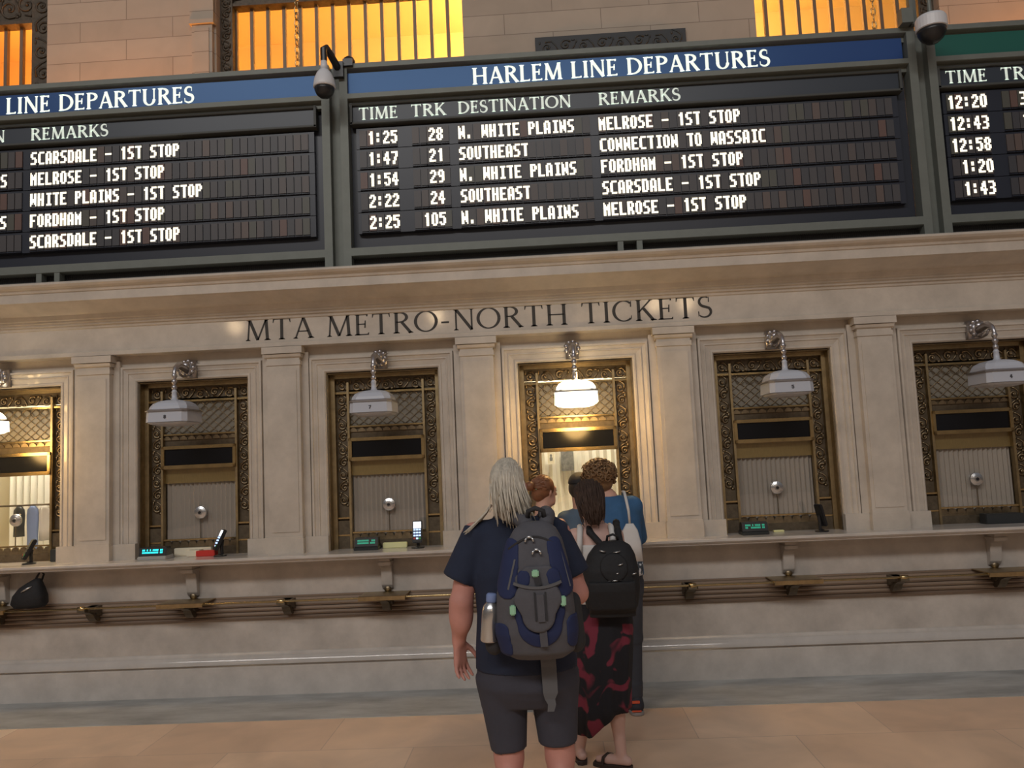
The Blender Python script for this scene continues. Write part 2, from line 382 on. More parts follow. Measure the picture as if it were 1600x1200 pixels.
# piers and head around the ticket openings, roof and partitions of the booths
w = MB(); x = XA
for i in WI:
    a, b = i*S-HW, i*S+HW
    w.box(x, a, 0, .34, 1.0705, ZT); x = b
w.box(x, XB, 0, .34, 1.0705, ZT); w.box(XA, XB, 0, .34, ZT, 2.70)
struct(w.build('wall_front', 'stone'), 'pale stone wall around the ticket windows')
b = MB()
for i in WI+[4]: b.box((i-.5)*S-.04, (i-.5)*S+.04, .34, 1.0, 0, 3.1)
b.box(XA, XB, .34, 1.0, .98, 1.02); b.box(XA, XB, .34, 1.0, 2.68, 2.74); b.box(XA, XB, .93, .99, 0, 2.7)
struct(b.build('wall_inner', 'booth_paint'), 'painted partitions inside the ticket booths')
# entablature: frieze, architrave fillet and cornice in one profile
ent = [(.34, 2.68), (-.085, 2.68), (-.115, 2.684), (-.115, 2.714), (-.10, 2.722), (-.09, 2.722), (-.09, 2.905), (-.10, 2.912), (-.105, 2.932), (-.12, 2.936), (-.122, 2.952), (-.138, 2.958),
       (-.14, 2.972), (-.155, 2.978), (-.165, 3.012), (-.335, 3.074), (-.352, 3.082), (-.352, 3.150), (-.362, 3.154), (-.372, 3.176), (-.40, 3.188), (-.415, 3.204), (-.415, 3.218), (-.40, 3.226), (.34, 3.29), (1.0, 3.29), (1.0, 3.1), (.34, 3.1)]
ob = struct(MB().prof_x(ent, XA, XB).build('trim_3', 'stone'), 'pale stone frieze and cornice above the ticket windows')
L = MB(); roman_text(L, 'MTA METRO-NORTH TICKETS', -2.594, 1.082, 2.742, .168, -.0912, roman(.122, .056), gap=.07)
tag(L.build('lettering', 'engraved', ob), 'dark engraved capitals reading MTA METRO-NORTH TICKETS')
# pilasters between the windows
def pilaster(cx):
    m = MB()
    m.box(cx-.13, cx+.13, -.09, .01, 1.19, 2.545); m.box(cx-.185, cx+.185, -.035, .01, 1.19, 2.64)       # shaft, backing strips
    m.box(cx-.105, cx+.105, -.096, -.08, 1.235, 2.495)
    m.box(cx-.137, cx+.137, -.098, .01, 2.535, 2.572); m.box(cx-.130, cx+.130, -.09, .01, 2.572, 2.592)
    m.prof_x([(.01, 2.592), (-.094, 2.592), (-.106, 2.60), (-.116, 2.622), (.01, 2.622)], cx-.146, cx+.146)
    m.box(cx-.160, cx+.160, -.126, .01, 2.626, 2.679)
    p = struct(m.build('trim_4', 'stone'), 'stone pilaster with moulded capital between two ticket windows')
    q = MB(); q.box(cx-.138, cx+.138, -.104, .0, ZL, 1.185); q.box(cx-.134, cx+.134, -.10, 0, 1.185, 1.203)
    q.box(cx-.318, cx-.1385, -.052, .01, ZL, 1.192); q.box(cx+.1385, cx+.318, -.052, .01, ZL, 1.192)
    q.build('plinth', 'stone', p)
for i in WI[:-1]+[3]: pilaster((i+.5)*S)
# moulded stone surround of each opening
def surround(cx):
    pr = [(0, .14), (0, -.010), (.010, -.020), (.022, -.020), (.026, -.012), (.062, -.022), (.066, -.030), (.072, -.030), (.076, -.024), (.098, -.034), (.104, -.044), (.120, -.044), (.124, -.02), (.124, .005)]
    rg = []
    for (sx, top) in ((-1, 0), (-1, 1), (1, 1), (1, 0)):
        rg.append([(cx+sx*(HW-.003+d), y, (ZT-.003+d) if top else 1.19) for d, y in pr])
    m = MB(); n = len(pr); vs = [p for r in rg for p in r]
    fs = [(j*n+k, j*n+(k+1) % n, (j+1)*n+(k+1) % n, (j+1)*n+k) for j in range(3) for k in range(n)]
    m.add(vs, fs); 
    o = struct(m.build('trim_5', 'stone'), 'moulded stone surround of a ticket window opening')
for i in WI: surround(i*S)
# counter ledge with its corbels
led = [(.12, 1.02), (-.225, 1.02), (-.235, 1.026), (-.235, 1.036), (-.250, 1.040), (-.256, 1.048), (-.262, 1.050), (-.262, 1.066), (-.257, 1.070), (.15, 1.070)]
ledge = MB().prof_x(led, XA, XB).build('counter_ledge', 'stone_polished')
tag(ledge, 'long pale stone counter ledge running under all the ticket windows', 'counter')
for i in WI:
    m = MB(); cx = i*S
    m.prof_x([(.0, 1.02), (-.13, 1.02), (-.13, .985), (-.115, .975), (-.115, .955), (-.075, .938), (-.06, .90), (-.045, .80), (-.02, .77), (0, .765)], cx-.042, cx+.042)
    m.box(cx-.05, cx+.05, -.14, 0, .960, .985)
    m.build('corbel', 'stone_dado', ledge, bevel=.003)

# ---------------------------------------------------------------- upper wall with its lit windows
UY = 1.0; Z0 = 5.30; Z1 = 8.6
OP = [(-6.6, -4.93), (-3.25, -.855), (1.904, 3.60)]
w = MB(); x = -11
for a, b in OP: w.box(x, a, UY, UY+.32, 0, Z1); w.box(a, b, UY, UY+.32, 0, Z0); x = b
w.box(x, 11, UY, UY+.32, 0, Z1)
struct(w.build('wall_back', 'upper_stone'), 'upper wall of pale stone blocks behind the departure boards')
m = MB(); m.box(-3.47, -3.27, UY-.05, UY, 5.0, 6.02); m.box(-3.49, -3.25, UY-.075, UY, 6.02, 6.06); m.box(-3.485, -3.255, UY-.06, UY, 6.06, Z1)
m.box(-3.44, -3.30, UY-.06, UY-.04, 5.0, 5.98)
struct(m.build('trim_6', 'upper_stone'), 'shallow stone pier beside the wide lit upper window')
r = MB(); r.box(-9, 9, 3.5, 3.6, 4.9, 7.35); r.box(-9, 9, UY+.32, 3.6, 7.2, 7.35); r.box(-9, 9, UY+.32, 3.6, 4.8, 4.9)
r.box(-9.1, -9, UY+.32, 3.6, 4.8, 7.35); r.box(9, 9.1, UY+.32, 3.6, 4.8, 7.35)
struct(r.build('wall_room', 'room_paint'), 'warm painted room behind the upper windows')

def spiral(cx, cz, r, turns, a0, y, sgn=1, n=16):
    return [(cx+r*(1-.8*i/n)*math.cos(a0+sgn*turns*2*PI*i/n), y, cz+r*(1-.8*i/n)*math.sin(a0+sgn*turns*2*PI*i/n)) for i in range(n+1)]
def scroll_band(mb, x0, x1, z0, z1, y, rad=.006, step=None, n=4):
    """running scroll ornament filling a rectangle in the x-z plane"""
    vert = (z1-z0) > (x1-x0); Wd = (x1-x0) if vert else (z1-z0); Ln = (z1-z0) if vert else (x1-x0)
    k = max(1, round(Ln/(step or Wd*1.15))); st = Ln/k
    for i in range(k):
        t = (i+.5)*st; s = 1 if i % 2 else -1
        cx, cz = ((x0+x1)/2+s*Wd*.06, z0+t) if vert else (x0+t, (z0+z1)/2+s*Wd*.06)
        mb.tube(spiral(cx, cz, Wd*.36, 1.25, s*.6, y, s), [rad*(1.25-.5*j/16) for j in range(17)], n)
        mb.ball((cx, y, cz), rad*1.7, 6)
        if vert:
            mb.tube([(cx-s*Wd*.36, y, cz-st*.1), (cx-s*Wd*.42, y, cz+st*.25), (cx-s*Wd*.1, y, cz+st*.48), (cx+s*Wd*.3, y, cz+st*.62)], [rad, rad*1.1, rad, rad*.5], n)
            mb.ball((cx+s*Wd*.30, y, cz+st*.42), (rad*1.2, rad, rad*2.4), 6); mb.ball((cx-s*Wd*.34, y, cz-st*.40), (rad*2.2, rad, rad*1.2), 6)
        else:
            mb.tube([(cx-st*.1, y, cz-s*Wd*.36), (cx+st*.25, y, cz-s*Wd*.42), (cx+st*.48, y, cz-s*Wd*.1), (cx+st*.62, y, cz+s*Wd*.3)], [rad, rad*1.1, rad, rad*.5], n)
            mb.ball((cx+st*.42, y, cz+s*Wd*.30), (rad*2.4, rad, rad*1.2), 6); mb.ball((cx-st*.40, y, cz-s*Wd*.34), (rad*1.2, rad, rad*2.2), 6)
def upper_window(n, a, b, label, ztop, jambs):
    y = UY+.20; f = MB()
    fw = .155
    f.box(a, b, y-.03, y+.03, Z0, Z0+.13)
    for (q0, q1) in jambs: f.box(q0, q1, y-.10, y+.03, Z0, Z1)
    f.box(a, b, y-.06, y+.03, ztop+.02, ztop+.36); f.box(a, b, y-.09, y+.03, ztop+.36, ztop+.42); f.box(a, b, y-.09, y+.03, ztop, ztop+.03)
    f.box(a, b, y-.03, y+.03, ztop+.42, Z1)
    o = struct(f.build('window_%d' % n, 'iron_bronze'), label)
    s = MB()
    for (q0, q1) in jambs: scroll_band(s, q0+.01, q1-.01, Z0+.05, ztop+.75, y-.102, .011)
    scroll_band(s, a+.03, b-.03, ztop+.045, ztop+.34, y-.062, .012, step=.17)
    s.build('scrollwork', 'iron_bronze', o, smooth=True)
    x0 = a+(jambs[0][1]-a if jambs and jambs[0][0] <= a+.01 else 0); x1 = b-((b-jambs[-1][0]) if jambs and jambs[-1][1] >= b-.01 else 0)
    k = round((x1-x0)/.158)
    for i in range(k+1):
        xx = x0+(x1-x0)*i/k; MB().box(xx-.016, xx+.016, y-.022, y+.022, Z0+.1, ztop+.01).build('mullion', 'mullion', o)
    MB().box(x0, x1, y-.028, y+.028, 5.575, 5.605).build('transom', 'mullion', o)
    MB().box(x0, x1, y+.004, y+.008, Z0+.1, ztop+.02).build('pane', 'high_glass', o)
    return o
upper_window(1, *OP[0], 'narrow lit upper window at the far left with bronze frame', 6.25, [(-5.15, -4.93)])
upper_window(2, *OP[1], 'wide orange-lit upper window with bronze frame left of centre', 6.28, [(-3.25, -3.13)])
upper_window(3, *OP[2], 'orange-lit upper window with vertical bars at the upper right', 6.28, [(3.46, 3.60)])
v = MB(); v.box(-.175, 1.24, UY-.03, UY+.01, 5.44, 5.675)
vg = tag(v.build('vent_grille', 'wire_mesh'), 'long dark metal vent grille on the upper stone wall', 'vent')
g = MB(); scroll_band(g, -.15, 1.06, 5.50, 5.65, UY-.032, .008); scroll_band(g, 1.09, 1.22, 5.50, 5.65, UY-.032, .008)
g.build('scrollwork', 'steel_dark', vg, smooth=True)
for cx, lab in ((-2.44, 'thin gilt chain hanging before the wide upper window left of centre'), (2.96, 'thin gilt chain hanging before the upper window at the right')):
    m = MB(); z = 5.36; i = 0
    while z < 8.0:
        c = []
        for k in range(8):
            a = 2*PI*k/8; dx, dz = .020*math.cos(a), .042*math.sin(a)
            c.append((dx, 0, z+dz) if i % 2 else (dx*.35, dx*.9, z+dz))
        m.tube(c, .0065, 5, closed=True); z += .066; i += 1
    o = m.build('hanging_chain', 'brass', smooth=True, loc=(cx, UY-.07, 0)); tag(o, lab, 'chain', 'gilt chains before the upper windows')

# ---------------------------------------------------------------- departure boards and their steel frame
BP = 4.71
fr = thing('steel_frame', 'grey-green steel frame holding the departure boards above the cornice', 'frame', (0, 0, 3.25))
def fpart(mb, name, m='steel_green'):
    o = mb.build(name, m); o.parent = fr; o.location = (0, 0, -3.25); return o
for k in (0, 1):
    x0 = -1.95+BP*k
    for a in (0, .150): fpart(MB().box(x0+a, x0+a+.065, -.055, .06, 3.22, 4.998), 'post')
    fpart(MB().box(x0+.02, x0+.20, .02, .05, 3.22, 5.0), 'web_plate', 'steel_green')
for k in (-1, 0, 1):
    xa, xb = -1.735+BP*k, 2.76+BP*k
    xa = max(xa, XA+.2); xb = min(xb, 6.3)
    for nm, z0, z1 in (('rail', 4.900, 4.998), ('rail', 4.652, 4.742)):
        m = MB(); m.prof_x([(.05, z0), (-.006, z0), (-.006, z1-.052), (-.048, z1-.044), (-.055, z1-.040), (-.055, z1), (.05, z1)], xa, xb); fpart(m, nm)
    m = MB(); m.prof_x([(.06, 3.388), (-.045, 3.388), (-.055, 3.393), (-.055, 3.456), (.06, 3.462)], xa, xb); fpart(m, 'rail')
    for c in (.385, .535):
        x = c+BP*k
        if XA < x < XB: fpart(MB().box(x, x+.045, -.05, .02, 3.22, 3.41), 'stud')
    m = MB()
    z = 3.24
    while z < 3.41: m.box(xa, xb, .028, .031, z, z+.003); z += .014
    xx = xa
    while xx < xb: m.box(xx, xx+.003, .026, .029, 3.24, 3.405); xx += .016
    m.box(xa, xb, .05, .06, 3.24, 3.41)
    fpart(m, 'mesh_screen', 'wire_mesh')
ROW0, RP = 4.327, .1772
TITLE = roman(.175, .085)
def board(k, label, title, tcol, heads, rows, rseed):
    x0, x1 = -1.735+BP*k, 2.735+BP*k; X = BP*k; rr = random.Random(rseed)
    t = thing('departure_board', label, 'sign', (x0, 0, 3.48), 'split-flap departure boards above the ticket windows')
    def part(mb, name, m, par=None):
        o = mb.build(name, m); o.parent = par or t
        o.location = (0, 0, 0) if par else (-x0, 0, -3.48); return o
    bx = MB().box(x0-.02, x1+.022, .055, .30, 3.48, 4.93); part(bx, 'cabinet', 'board_black')
    tp = part(MB().box(x0, x1, -.020, .053, 4.745, 4.93), 'title_panel', tcol)
    if title:
        m = MB(); roman_text(m, title, -.713+X, 1.690+X, 4.768, .140, -.0212, TITLE, gap=.06); part(m, 'lettering', 'sign_white', tp)
    hp = MB(); hp.box(x0+.012, x1-.03, -.012, .053, 4.497, 4.668)
    h = part(hp, 'header_panel', 'header_slate')
    f = MB()
    f.prof_x([(-.012, 4.648), (-.030, 4.650), (-.036, 4.660), (-.030, 4.670), (.03, 4.672), (.03, 4.66)], x0+.012, x1-.03)
    f.prof_x([(-.012, 4.512), (-.034, 4.508), (-.034, 4.494), (-.030, 4.490), (.04, 4.485), (.04, 4.50)], x0+.012, x1-.03)
    f.box(x0+.010, x0+.030, -.034, .03, 4.49, 4.67); f.box(x1-.048, x1-.028, -.034, .03, 4.49, 4.67)
    part(f, 'frame', 'steel_dark', h)
    m = MB()
    for s, a, b in heads: roman_text(m, s, a+X, b+X, 4.532, .103, -.0132, TITLE, gap=.07)
    part(m, 'lettering', 'header_white', h)
    for i, cells in enumerate(rows):
        z = ROW0-RP*i; c = MB(); c.box(x0+.05, x1-.06, .012, .054, z-.032, z+.140, 6)
        segs = [(-1.655, 5), (-1.222, 2), (-1.105, 2.999), (-.846, 17), (.294, 37)]
        xx = -1.655
        for sx, n in segs:
            for j in range(int(n)+ (1 if n == 2.999 else 0)):
                a = sx+j*.0633+X; q = a-.0025
                mi = rr.choice([0, 0, 1, 1, 2, 3, 3, 4, 5]) if rr.random() < .6 else 1
                c.box(q, q+.0565, .002, .014, z-.014, z+.122, mi)
                c.box(q-.002, q+.0585, -.003, .014, z-.028, z-.022, 6)
        o = part(c, 'display_row', ['flap_%d' % n for n in range(6)]+['board_black'])
        for s, a in cells: m = MB(); flap_text(m, s, a+X, z, .0); part(m, 'lettering', 'flap_light', o)
    return t
HD = [('TIME', -1.655, -1.334), ('TRK', -1.225, -.939), ('DESTINATION', -.840, .080), ('REMARKS', .301, .960)]
def cellrow(tm, tr, de, re):
    o = []
    if tm: o.append((tm, -1.347-.0633*len(tm)+.010))
    if tr: o.append((tr, -.973-.0633*len(tr)+.010))
    if de: o.append((de, -.846))
    if re: o.append((re, .294))
    return o
NW = 'N. WHITE PLAINS'
board(0, 'large departure board in the middle listing five trains from 1:25 to 2:25', 'HARLEM LINE DEPARTURES', 'title_blue', HD,
      [cellrow('1:25', '28', NW, 'MELROSE - 1ST STOP'), cellrow('1:47', '21', 'SOUTHEAST', 'CONNECTION TO WASSAIC'), cellrow('1:54', '29', NW, 'FORDHAM - 1ST STOP'),
       cellrow('2:22', '24', 'SOUTHEAST', 'SCARSDALE - 1ST STOP'), cellrow('2:25', '105', NW, 'MELROSE - 1ST STOP')], 1)
board(-1, 'departure board cut off at the left edge, showing only the remarks column', 'HARLEM LINE DEPARTURES', 'title_blue', HD[2:],
      [cellrow(0, 0, 0, 'SCARSDALE - 1ST STOP'), cellrow(0, 0, NW, 'MELROSE - 1ST STOP'), cellrow(0, 0, 0, 'WHITE PLAINS - 1ST STOP'),
       cellrow(0, 0, NW, 'FORDHAM - 1ST STOP'), cellrow(0, 0, 0, 'SCARSDALE - 1ST STOP')], 2)
board(1, 'departure board with a green title band at the right edge', None, 'title_green', HD[:2],
      [cellrow('12:20', '3 ', 0, 0), cellrow('12:43', '1 ', 0, 0), cellrow('12:58', '4 ', 0, 0), cellrow('1:20', '3 ', 0, 0), cellrow('1:43', 0, 0, 0)], 3)

# ---------------------------------------------------------------- security cameras on the frame
c = thing('security_camera', 'white egg-shaped dome camera hanging by the post left of the middle board', 'security camera', (-1.855, -.30, 4.60))
MB().lathe([(.018, .232), (.036, .228), (.058, .20), (.078, .15), (.087, .10), (.086, .085), (.08, .08), (.02, .08)], n=24).build('housing', 'plastic_white', c, smooth=True)
MB().lathe([(.078, .086), (.076, .06), (.064, .03), (.04, .008), (.004, 0)], n=24).build('lens_dome', 'plastic_black', c, smooth=True)
MB().lathe([(.026, .225), (.028, .26), (.024, .305), (.0, .305)], n=16).build('collar', 'plastic_white', c, smooth=True)
m = MB(); m.tube([(0, 0, .30), (0, .0, .40), (.01, .03, .425), (.03, .10, .40), (.05, .18, .36), (.06, .25, .33)], [.026, .027, .030, .03, .03, .028], 10)
m.box(.02, .10, .20, .245, .27, .40); m.ball((.135, .27, .42), (.052, .05, .052), 14); m.box(.095, .175, .22, .30, .37, .43)
m.build('bracket', 'plastic_black', c)
c = thing('security_camera', 'flat white dome camera with black lens on the post right of the middle board', 'security camera', (2.835, -.30, 4.72))
MB().lathe([(.02, .235), (.06, .232), (.10, .215), (.112, .195), (.112, .115), (.104, .110), (.02, .11)], n=28).build('housing', 'plastic_white', c, smooth=False)
MB().lathe([(.104, .114), (.10, .085), (.08, .045), (.045, .014), (.004, 0)], n=28).build('lens_dome', 'plastic_black', c, smooth=True)
m = MB(); m.tube([(0, 0, .23), (0, 0, .62), (0, .06, .68), (0, .20, .68)], [.016, .016, .02, .02], 10); m.box(-.05, .0, .20, .25, .28, .72); m.box(-.13, -.04, .17, .25, .28, .40)
m.build('bracket', 'steel_green', c)
# ---------------------------------------------------------------- ticket windows (bronze grilles with sign, shade and talk-through)
ORD = {-3: 'lit ticket window cut off at the left edge', -2: 'closed ticket window behind the cyan display, second from the left',
       -1: 'closed ticket window left of the lit middle one', 0: 'brightly lit open ticket window where the people queue',
       1: 'closed ticket window just right of the lit middle one', 2: 'closed ticket window at the right edge'}
Y = .13
def grille_parts(t, lit):
    p = lambda mb, n, m, par=None, **k: mb.build(n, m, par or t, **k)
    f = MB()
    f.box(-HW+.004, -HW+.045, Y-.04, Y+.05, 0, 1.398); f.box(HW-.045, HW-.004, Y-.04, Y+.05, 0, 1.398); f.box(-HW+.004, HW-.004, Y-.04, Y+.05, 1.355, 1.398)
    r = MB(); r.box(-HW+.004, -HW+.012, .02, Y-.04, 0, 1.39); r.box(HW-.012, HW-.004, .02, Y-.04, 0, 1.39); r.box(-HW+.004, HW-.004, .02, Y-.04, 1.385, 1.393); p(r, 'reveal_lining', 'bronze')
    p(MB().box(-.305, .305, Y-.014, Y+.03, 0, .062), 'base_panel', 'bronze_dark')
    for s in (-1, 1): f.box(s*.305-.009, s*.305+.009, Y-.03, Y+.02, .0, 1.325)
    p(f, 'frame', 'brass_dull')
    b = MB()
    for s in (-1, 1):
        x0, x1 = sorted((s*.313, s*.408)); b.box(x0, x1, Y+.012, Y+.03, .10, 1.26)
    b.box(-.41, .41, Y+.012, Y+.03, 1.265, 1.36)
    for s in (-1, 1):
        x0, x1 = sorted((s*.313, s*.408)); b.box(x0, x1, Y-.02, Y+.03, 0, .22)
    b.box(-.305, .305, Y+.005, Y+.03, .86, .965)
    p(b, 'backing_plate', 'bronze_dark')
    c = MB()
    for s in (-1, 1):
        x0, x1 = sorted((s*.316, s*.405)); scroll_band(c, x0, x1, .33, 1.23, Y+.006, .0075)
    scroll_band(c, -.30, .30, 1.252, 1.35, Y+.006, .0075); scroll_band(c, -.405, -.316, 1.262, 1.35, Y+.006, .007); scroll_band(c, .316, .405, 1.262, 1.35, Y+.006, .007)
    p(c, 'scrollwork', 'bronze', smooth=True)
    g = MB()
    g.box(-.41, .41, Y-.02, Y+.012, 1.232, 1.248); g.box(-.305, .305, Y-.018, Y+.012, .962, .974)
    for s in (-1, 1):
        x0, x1 = sorted((s*.313, s*.41)); g.box(x0, x1, Y-.024, Y+.012, .235, .247); g.box(x0, x1, Y-.024, Y+.012, .100, .112)
    g.box(-.305, .305, Y-.022, Y+.012, .118, .130)
    p(g, 'crossbar', 'brass')
    k = MB()                                                       # leaf crest above the sign, scallops at the foot
    for i in range(9):
        xx = -.27+i*.0675; k.plate([(xx-.033, .925), (xx-.026, .942), (xx-.008, .956), (xx+.008, .956), (xx+.026, .942), (xx+.033, .925)], Y-.008, Y+.006)
        k.plate([(xx-.033, .075), (xx+.033, .075), (xx+.033, .088), (xx+.022, .112), (xx, .117), (xx-.022, .112), (xx-.033, .088)], Y-.008, Y+.006)
    k.box(-.305, .305, Y-.012, Y+.012, .060, .075)
    p(k, 'crest', 'bronze')
    l = MB(); y = Y+.001                                            # interlaced lattice over obscured glass
    for i in range(-8, 9):
        for s in (-1, 1):
            P = []
            for j in range(13):
                z = .975+.257*j/12; xx = i*.075+s*(j/12-.5)*.30
                if -.30 <= xx <= .30: P.append((xx, y, z))
            if len(P) > 1: l.tube(P, .0030, 4)
    for i in range(-3, 4): l.tube([(i*.075+.034*math.cos(2*PI*q/14), y-.003, 1.195+.034*math.sin(2*PI*q/14)) for q in range(14)], .003, 4, closed=True)
    p(l, 'lattice', 'bronze', smooth=True)
    p(MB().box(-.305, .305, Y+.010, Y+.018, .97, 1.24), 'transom_light', 'grey_glass')
    sg = MB(); z0, z1 = .690, .875
    for a in ((-.305, .305, z1-.026, z1), (-.305, .305, z0, z0+.030), (-.305, -.280, z0, z1), (.280, .305, z0, z1)): sg.box(a[0], a[1], Y-.045, Y+.01, a[2], a[3])
    o = p(sg, 'sign_frame', 'brass', bevel=.003)
    MB().box(-.281, .281, Y-.028, Y+.008, z0+.028, z1-.024).build('sign_panel', 'black_sign', o)
    p(MB().box(-.297, .297, Y+.004, Y+.0075, .128, .69), 'pane', 'pane_glass')
    if not lit: p(MB().box(-.297, .297, Y+.0165, Y+.023, .575, .69), 'valance', 'amber_strip')
    d = MB(); d.lathe([(.004, -.026), (.018, -.026), (.020, -.020), (.030, -.018), (.048, -.012), (.052, -.004), (.050, .004), (.0, .004)], n=20, axis='y', c=(0, Y-.002, .335))
    o = p(d, 'talk_through', 'silver')
    MB().lathe([(.001, -.032), (.011, -.031), (.013, -.026), (.0, -.026)], n=12, axis='y', c=(0, Y-.002, .335)).build('speaker_hole', 'plastic_black', o)
    p(MB().tube([(0, Y-.006, .285), (0, Y-.006, .13)], .004, 6), 'stalk', 'bronze_dark')
def pleats(x0, x1, y, z0, z1, step, d):
    n = int((x1-x0)/step); V = []
    for i in range(n*4+1):
        a = i/4; V.append((x0+(x1-x0)*i/(n*4), y-d*(.5+.5*math.sin(2*PI*a))))
    m = MB()
    for i in range(len(V)-1):
        (a, b), (c, e) = V[i], V[i+1]
        m.quad((a, b, z0), (c, e, z0), (c, e, z1), (a, b, z1))
    m.box(x0, x1, y+.002, y+.006, z0, z1)
    return m
tw = thing('ticket_window', ORD[-2], 'ticket window', (-2*S, 0, ZL), 'bronze ticket windows'); grille_parts(tw, False)
pleats(-.297, .297, Y+.056, .06, .70, .0365, .024).build('shade', 'pleat', tw)
lw = thing('ticket_window', ORD[0], 'ticket window', (0, 0, ZL), 'bronze ticket windows'); grille_parts(lw, True)
closed = {-2: tw}
for i in (-1, 1, 2):
    c = copy_tree(tw); c.location = (i*S, 0, ZL); c['label'] = ORD[i]; closed[i] = c
c = copy_tree(lw); c.location = (-3*S, 0, ZL); c['label'] = ORD[-3]
for i in (-4, 3):
    struct(MB().box(i*S-HW, i*S+HW, .12, .2, ZL, ZT).build('wall_infill', 'stone'), 'blank panel beyond the picture')
# inside the two open booths
for i, lab in ((0, 'cream pleated curtain at the back of the middle lit booth'), (-3, 'cream pleated curtain at the back of the left lit booth')):
    o = pleats(-.55, .55, .86, 1.03, 2.2, .062, .035).build('booth_curtain', 'pleat_white', loc=(i*S, 0, 0)); tag(o, lab, 'curtain', 'curtains in the lit booths')
    light('booth_lamp', 'AREA', (i*S, .50, 2.60), 24, (1, .90, .70), .7, .25, (0, 0, 0))
MB_ = MB().box(-.055, .055, -.006, 0, -.105, .105)
tag(MB_.build('poster', 'poster_grey', loc=(-.077, .800, 1.70)), 'dark grey printed notice pinned on the curtain in the middle booth', 'poster')
o = MB().box(-.03, .03, -.005, 0, -.058, .058).build('notice', 'paper', loc=(-.218, .800, 1.718)); tag(o, 'small pale notice with dark figure left of the grey poster', 'notice')
MB().plate([(-.012, -.03), (.012, -.03), (.014, -.005), (.006, .005), (.009, .02), (0, .032), (-.009, .02), (-.006, .005), (-.014, -.005)], -.0065, -.0052).build('printed_figure', 'poster_grey', o)
# garments hanging in the left booth
for k, (dx, m, ln) in enumerate(((-.158, 'shirt_blue', .40), (-.05, 'white_cloth', .30), (-.28, 'plastic_dark', .26))):
    g = MB(); R = []
    for z, wx in ((0, .03), (-.03, .075), (-.08, .085), (-ln*.7, .075), (-ln, .08)):
        R.append([(wx*.62*math.cos(2*PI*q/12), .022*math.sin(2*PI*q/12)+.006*math.sin(q*2), z) for q in range(12)])
    g.rings(R)
    o = g.build('hanging_shirt', m, smooth=True, loc=(-3*S+dx, .58, 1.50))
    tag(o, ('blue shirt hanging inside the left lit ticket booth', 'white shirt hanging rightmost inside the left lit booth', 'dark garment hanging left of the blue shirt in the left booth')[k], 'shirt', 'garments hanging in the left booth')
rl = MB().tube([(-3*S-.45, .58, 1.508), (-3*S+.50, .58, 1.508)], .008, 8).build('clothes_rail', 'bronze_dark'); tag(rl, 'thin dark rail carrying the garments in the left booth', 'rail')

# ---------------------------------------------------------------- lamps over the windows
def oct_ring(h, z, c=.30):
    k = h*(1-c); return [(h, -k, z), (h, k, z), (k, h, z), (-k, h, z), (-h, k, z), (-h, -k, z), (-k, -h, z), (k, -h, z)]
DIG = {4: '4', 5: '5', 7: '7', 8: '8', 6: '6'}
FONT['6'] = '01110 11000 11000 11110 11011 11011 01110'
def lamp(i, lit, label):
    t = thing('hanging_lamp', label, 'lamp', (i*S+(0 if i != 0 else -.018), -.32, 2.075), 'white glass lamps hanging over the ticket windows')
    og = 'opal_lit' if lit else 'opal'
    MB().rings([oct_ring(.09, .008, .35), oct_ring(.135, .020, .25), oct_ring(.150, .032, .2)]).build('glass_bottom', og, t)
    MB().rings([oct_ring(.158, .034, .2), oct_ring(.154, .112, .2)]).build('shade', og, t)
    MB().rings([oct_ring(.163, .112, .2), oct_ring(.163, .119, .2), oct_ring(.146, .130, .2)]).build('rim', 'pewter', t)
    MB().rings([oct_ring(.146, .128, .25), oct_ring(.142, .150, .3), oct_ring(.126, .176, .35), oct_ring(.098, .193, .4), oct_ring(.05, .204, .45)]).build('glass_dome', og, t)
    MB().lathe([(.046, .200), (.030, .207), (.021, .214), (.018, .262), (.022, .268), (.016, .276), (.013, .29), (.0, .29)], n=16).build('cap', 'opal' if not lit else 'pewter', t, smooth=True)
    s = MB()
    for z in (.30, .345, .39): s.lathe([(.008, z-.024), (.016, z-.016), (.022, z), (.016, z+.016), (.008, z+.024)], n=10)
    s.tube([(0, 0, .28), (0, 0, .42), (0, .02, .455), (0, .07, .478), (0, .15, .47), (0, .21, .46)], [.012, .014, .018, .024, .028, .03], 10)
    s.tube([(0, .06, .44), (0, .10, .41), (0, .15, .40), (0, .20, .41)], .010, 8)
    s.build('stem', 'pewter', t, smooth=True)
    b = MB(); b.ball((0, .235, .475), (.055, .045, .062), 14); b.ball((0, .195, .49), (.034, .03, .034), 10); b.ball((0, .175, .468), (.022, .02, .016), 8)
    for q in range(9):
        a = 2*PI*q/9; b.ball((.048*math.cos(a), .225, .478+.052*math.sin(a)), .019, 8)
    b.box(-.05, .05, .255, .30, .40, .54)
    b.build('wall_bracket', 'pewter', t, smooth=True)
    if not lit:
        m = MB(); w, h = .018, .026; px, pz = w/5, h/7
        for r, row in enumerate(FONT[{-2: '8', -1: '7', 1: '5', 2: '4'}[i]].split()):
            for q in range(5):
                if row[q] == '1': m.box(-w/2+q*px, -w/2+(q+1)*px, -.1600, -.1560, .058+(6-r)*pz, .058+(7-r)*pz)
        m.build('number', 'digit', t)
    if lit: light('lamp_glow', 'POINT', (i*S, -.32, 1.98), 13, (1, .60, .20), .12); light('lamp_glow', 'POINT', (i*S, -.32, 2.33), 2.5, (1, .66, .28), .05)
lamp(-3, True, 'glowing lamp over the lit ticket window at the left edge')
lamp(-2, False, 'unlit lamp over the ticket window with the cyan display')
lamp(-1, False, 'unlit lamp over the closed window left of the lit one')
lamp(0, True, 'brightly glowing lamp over the middle window where people queue')
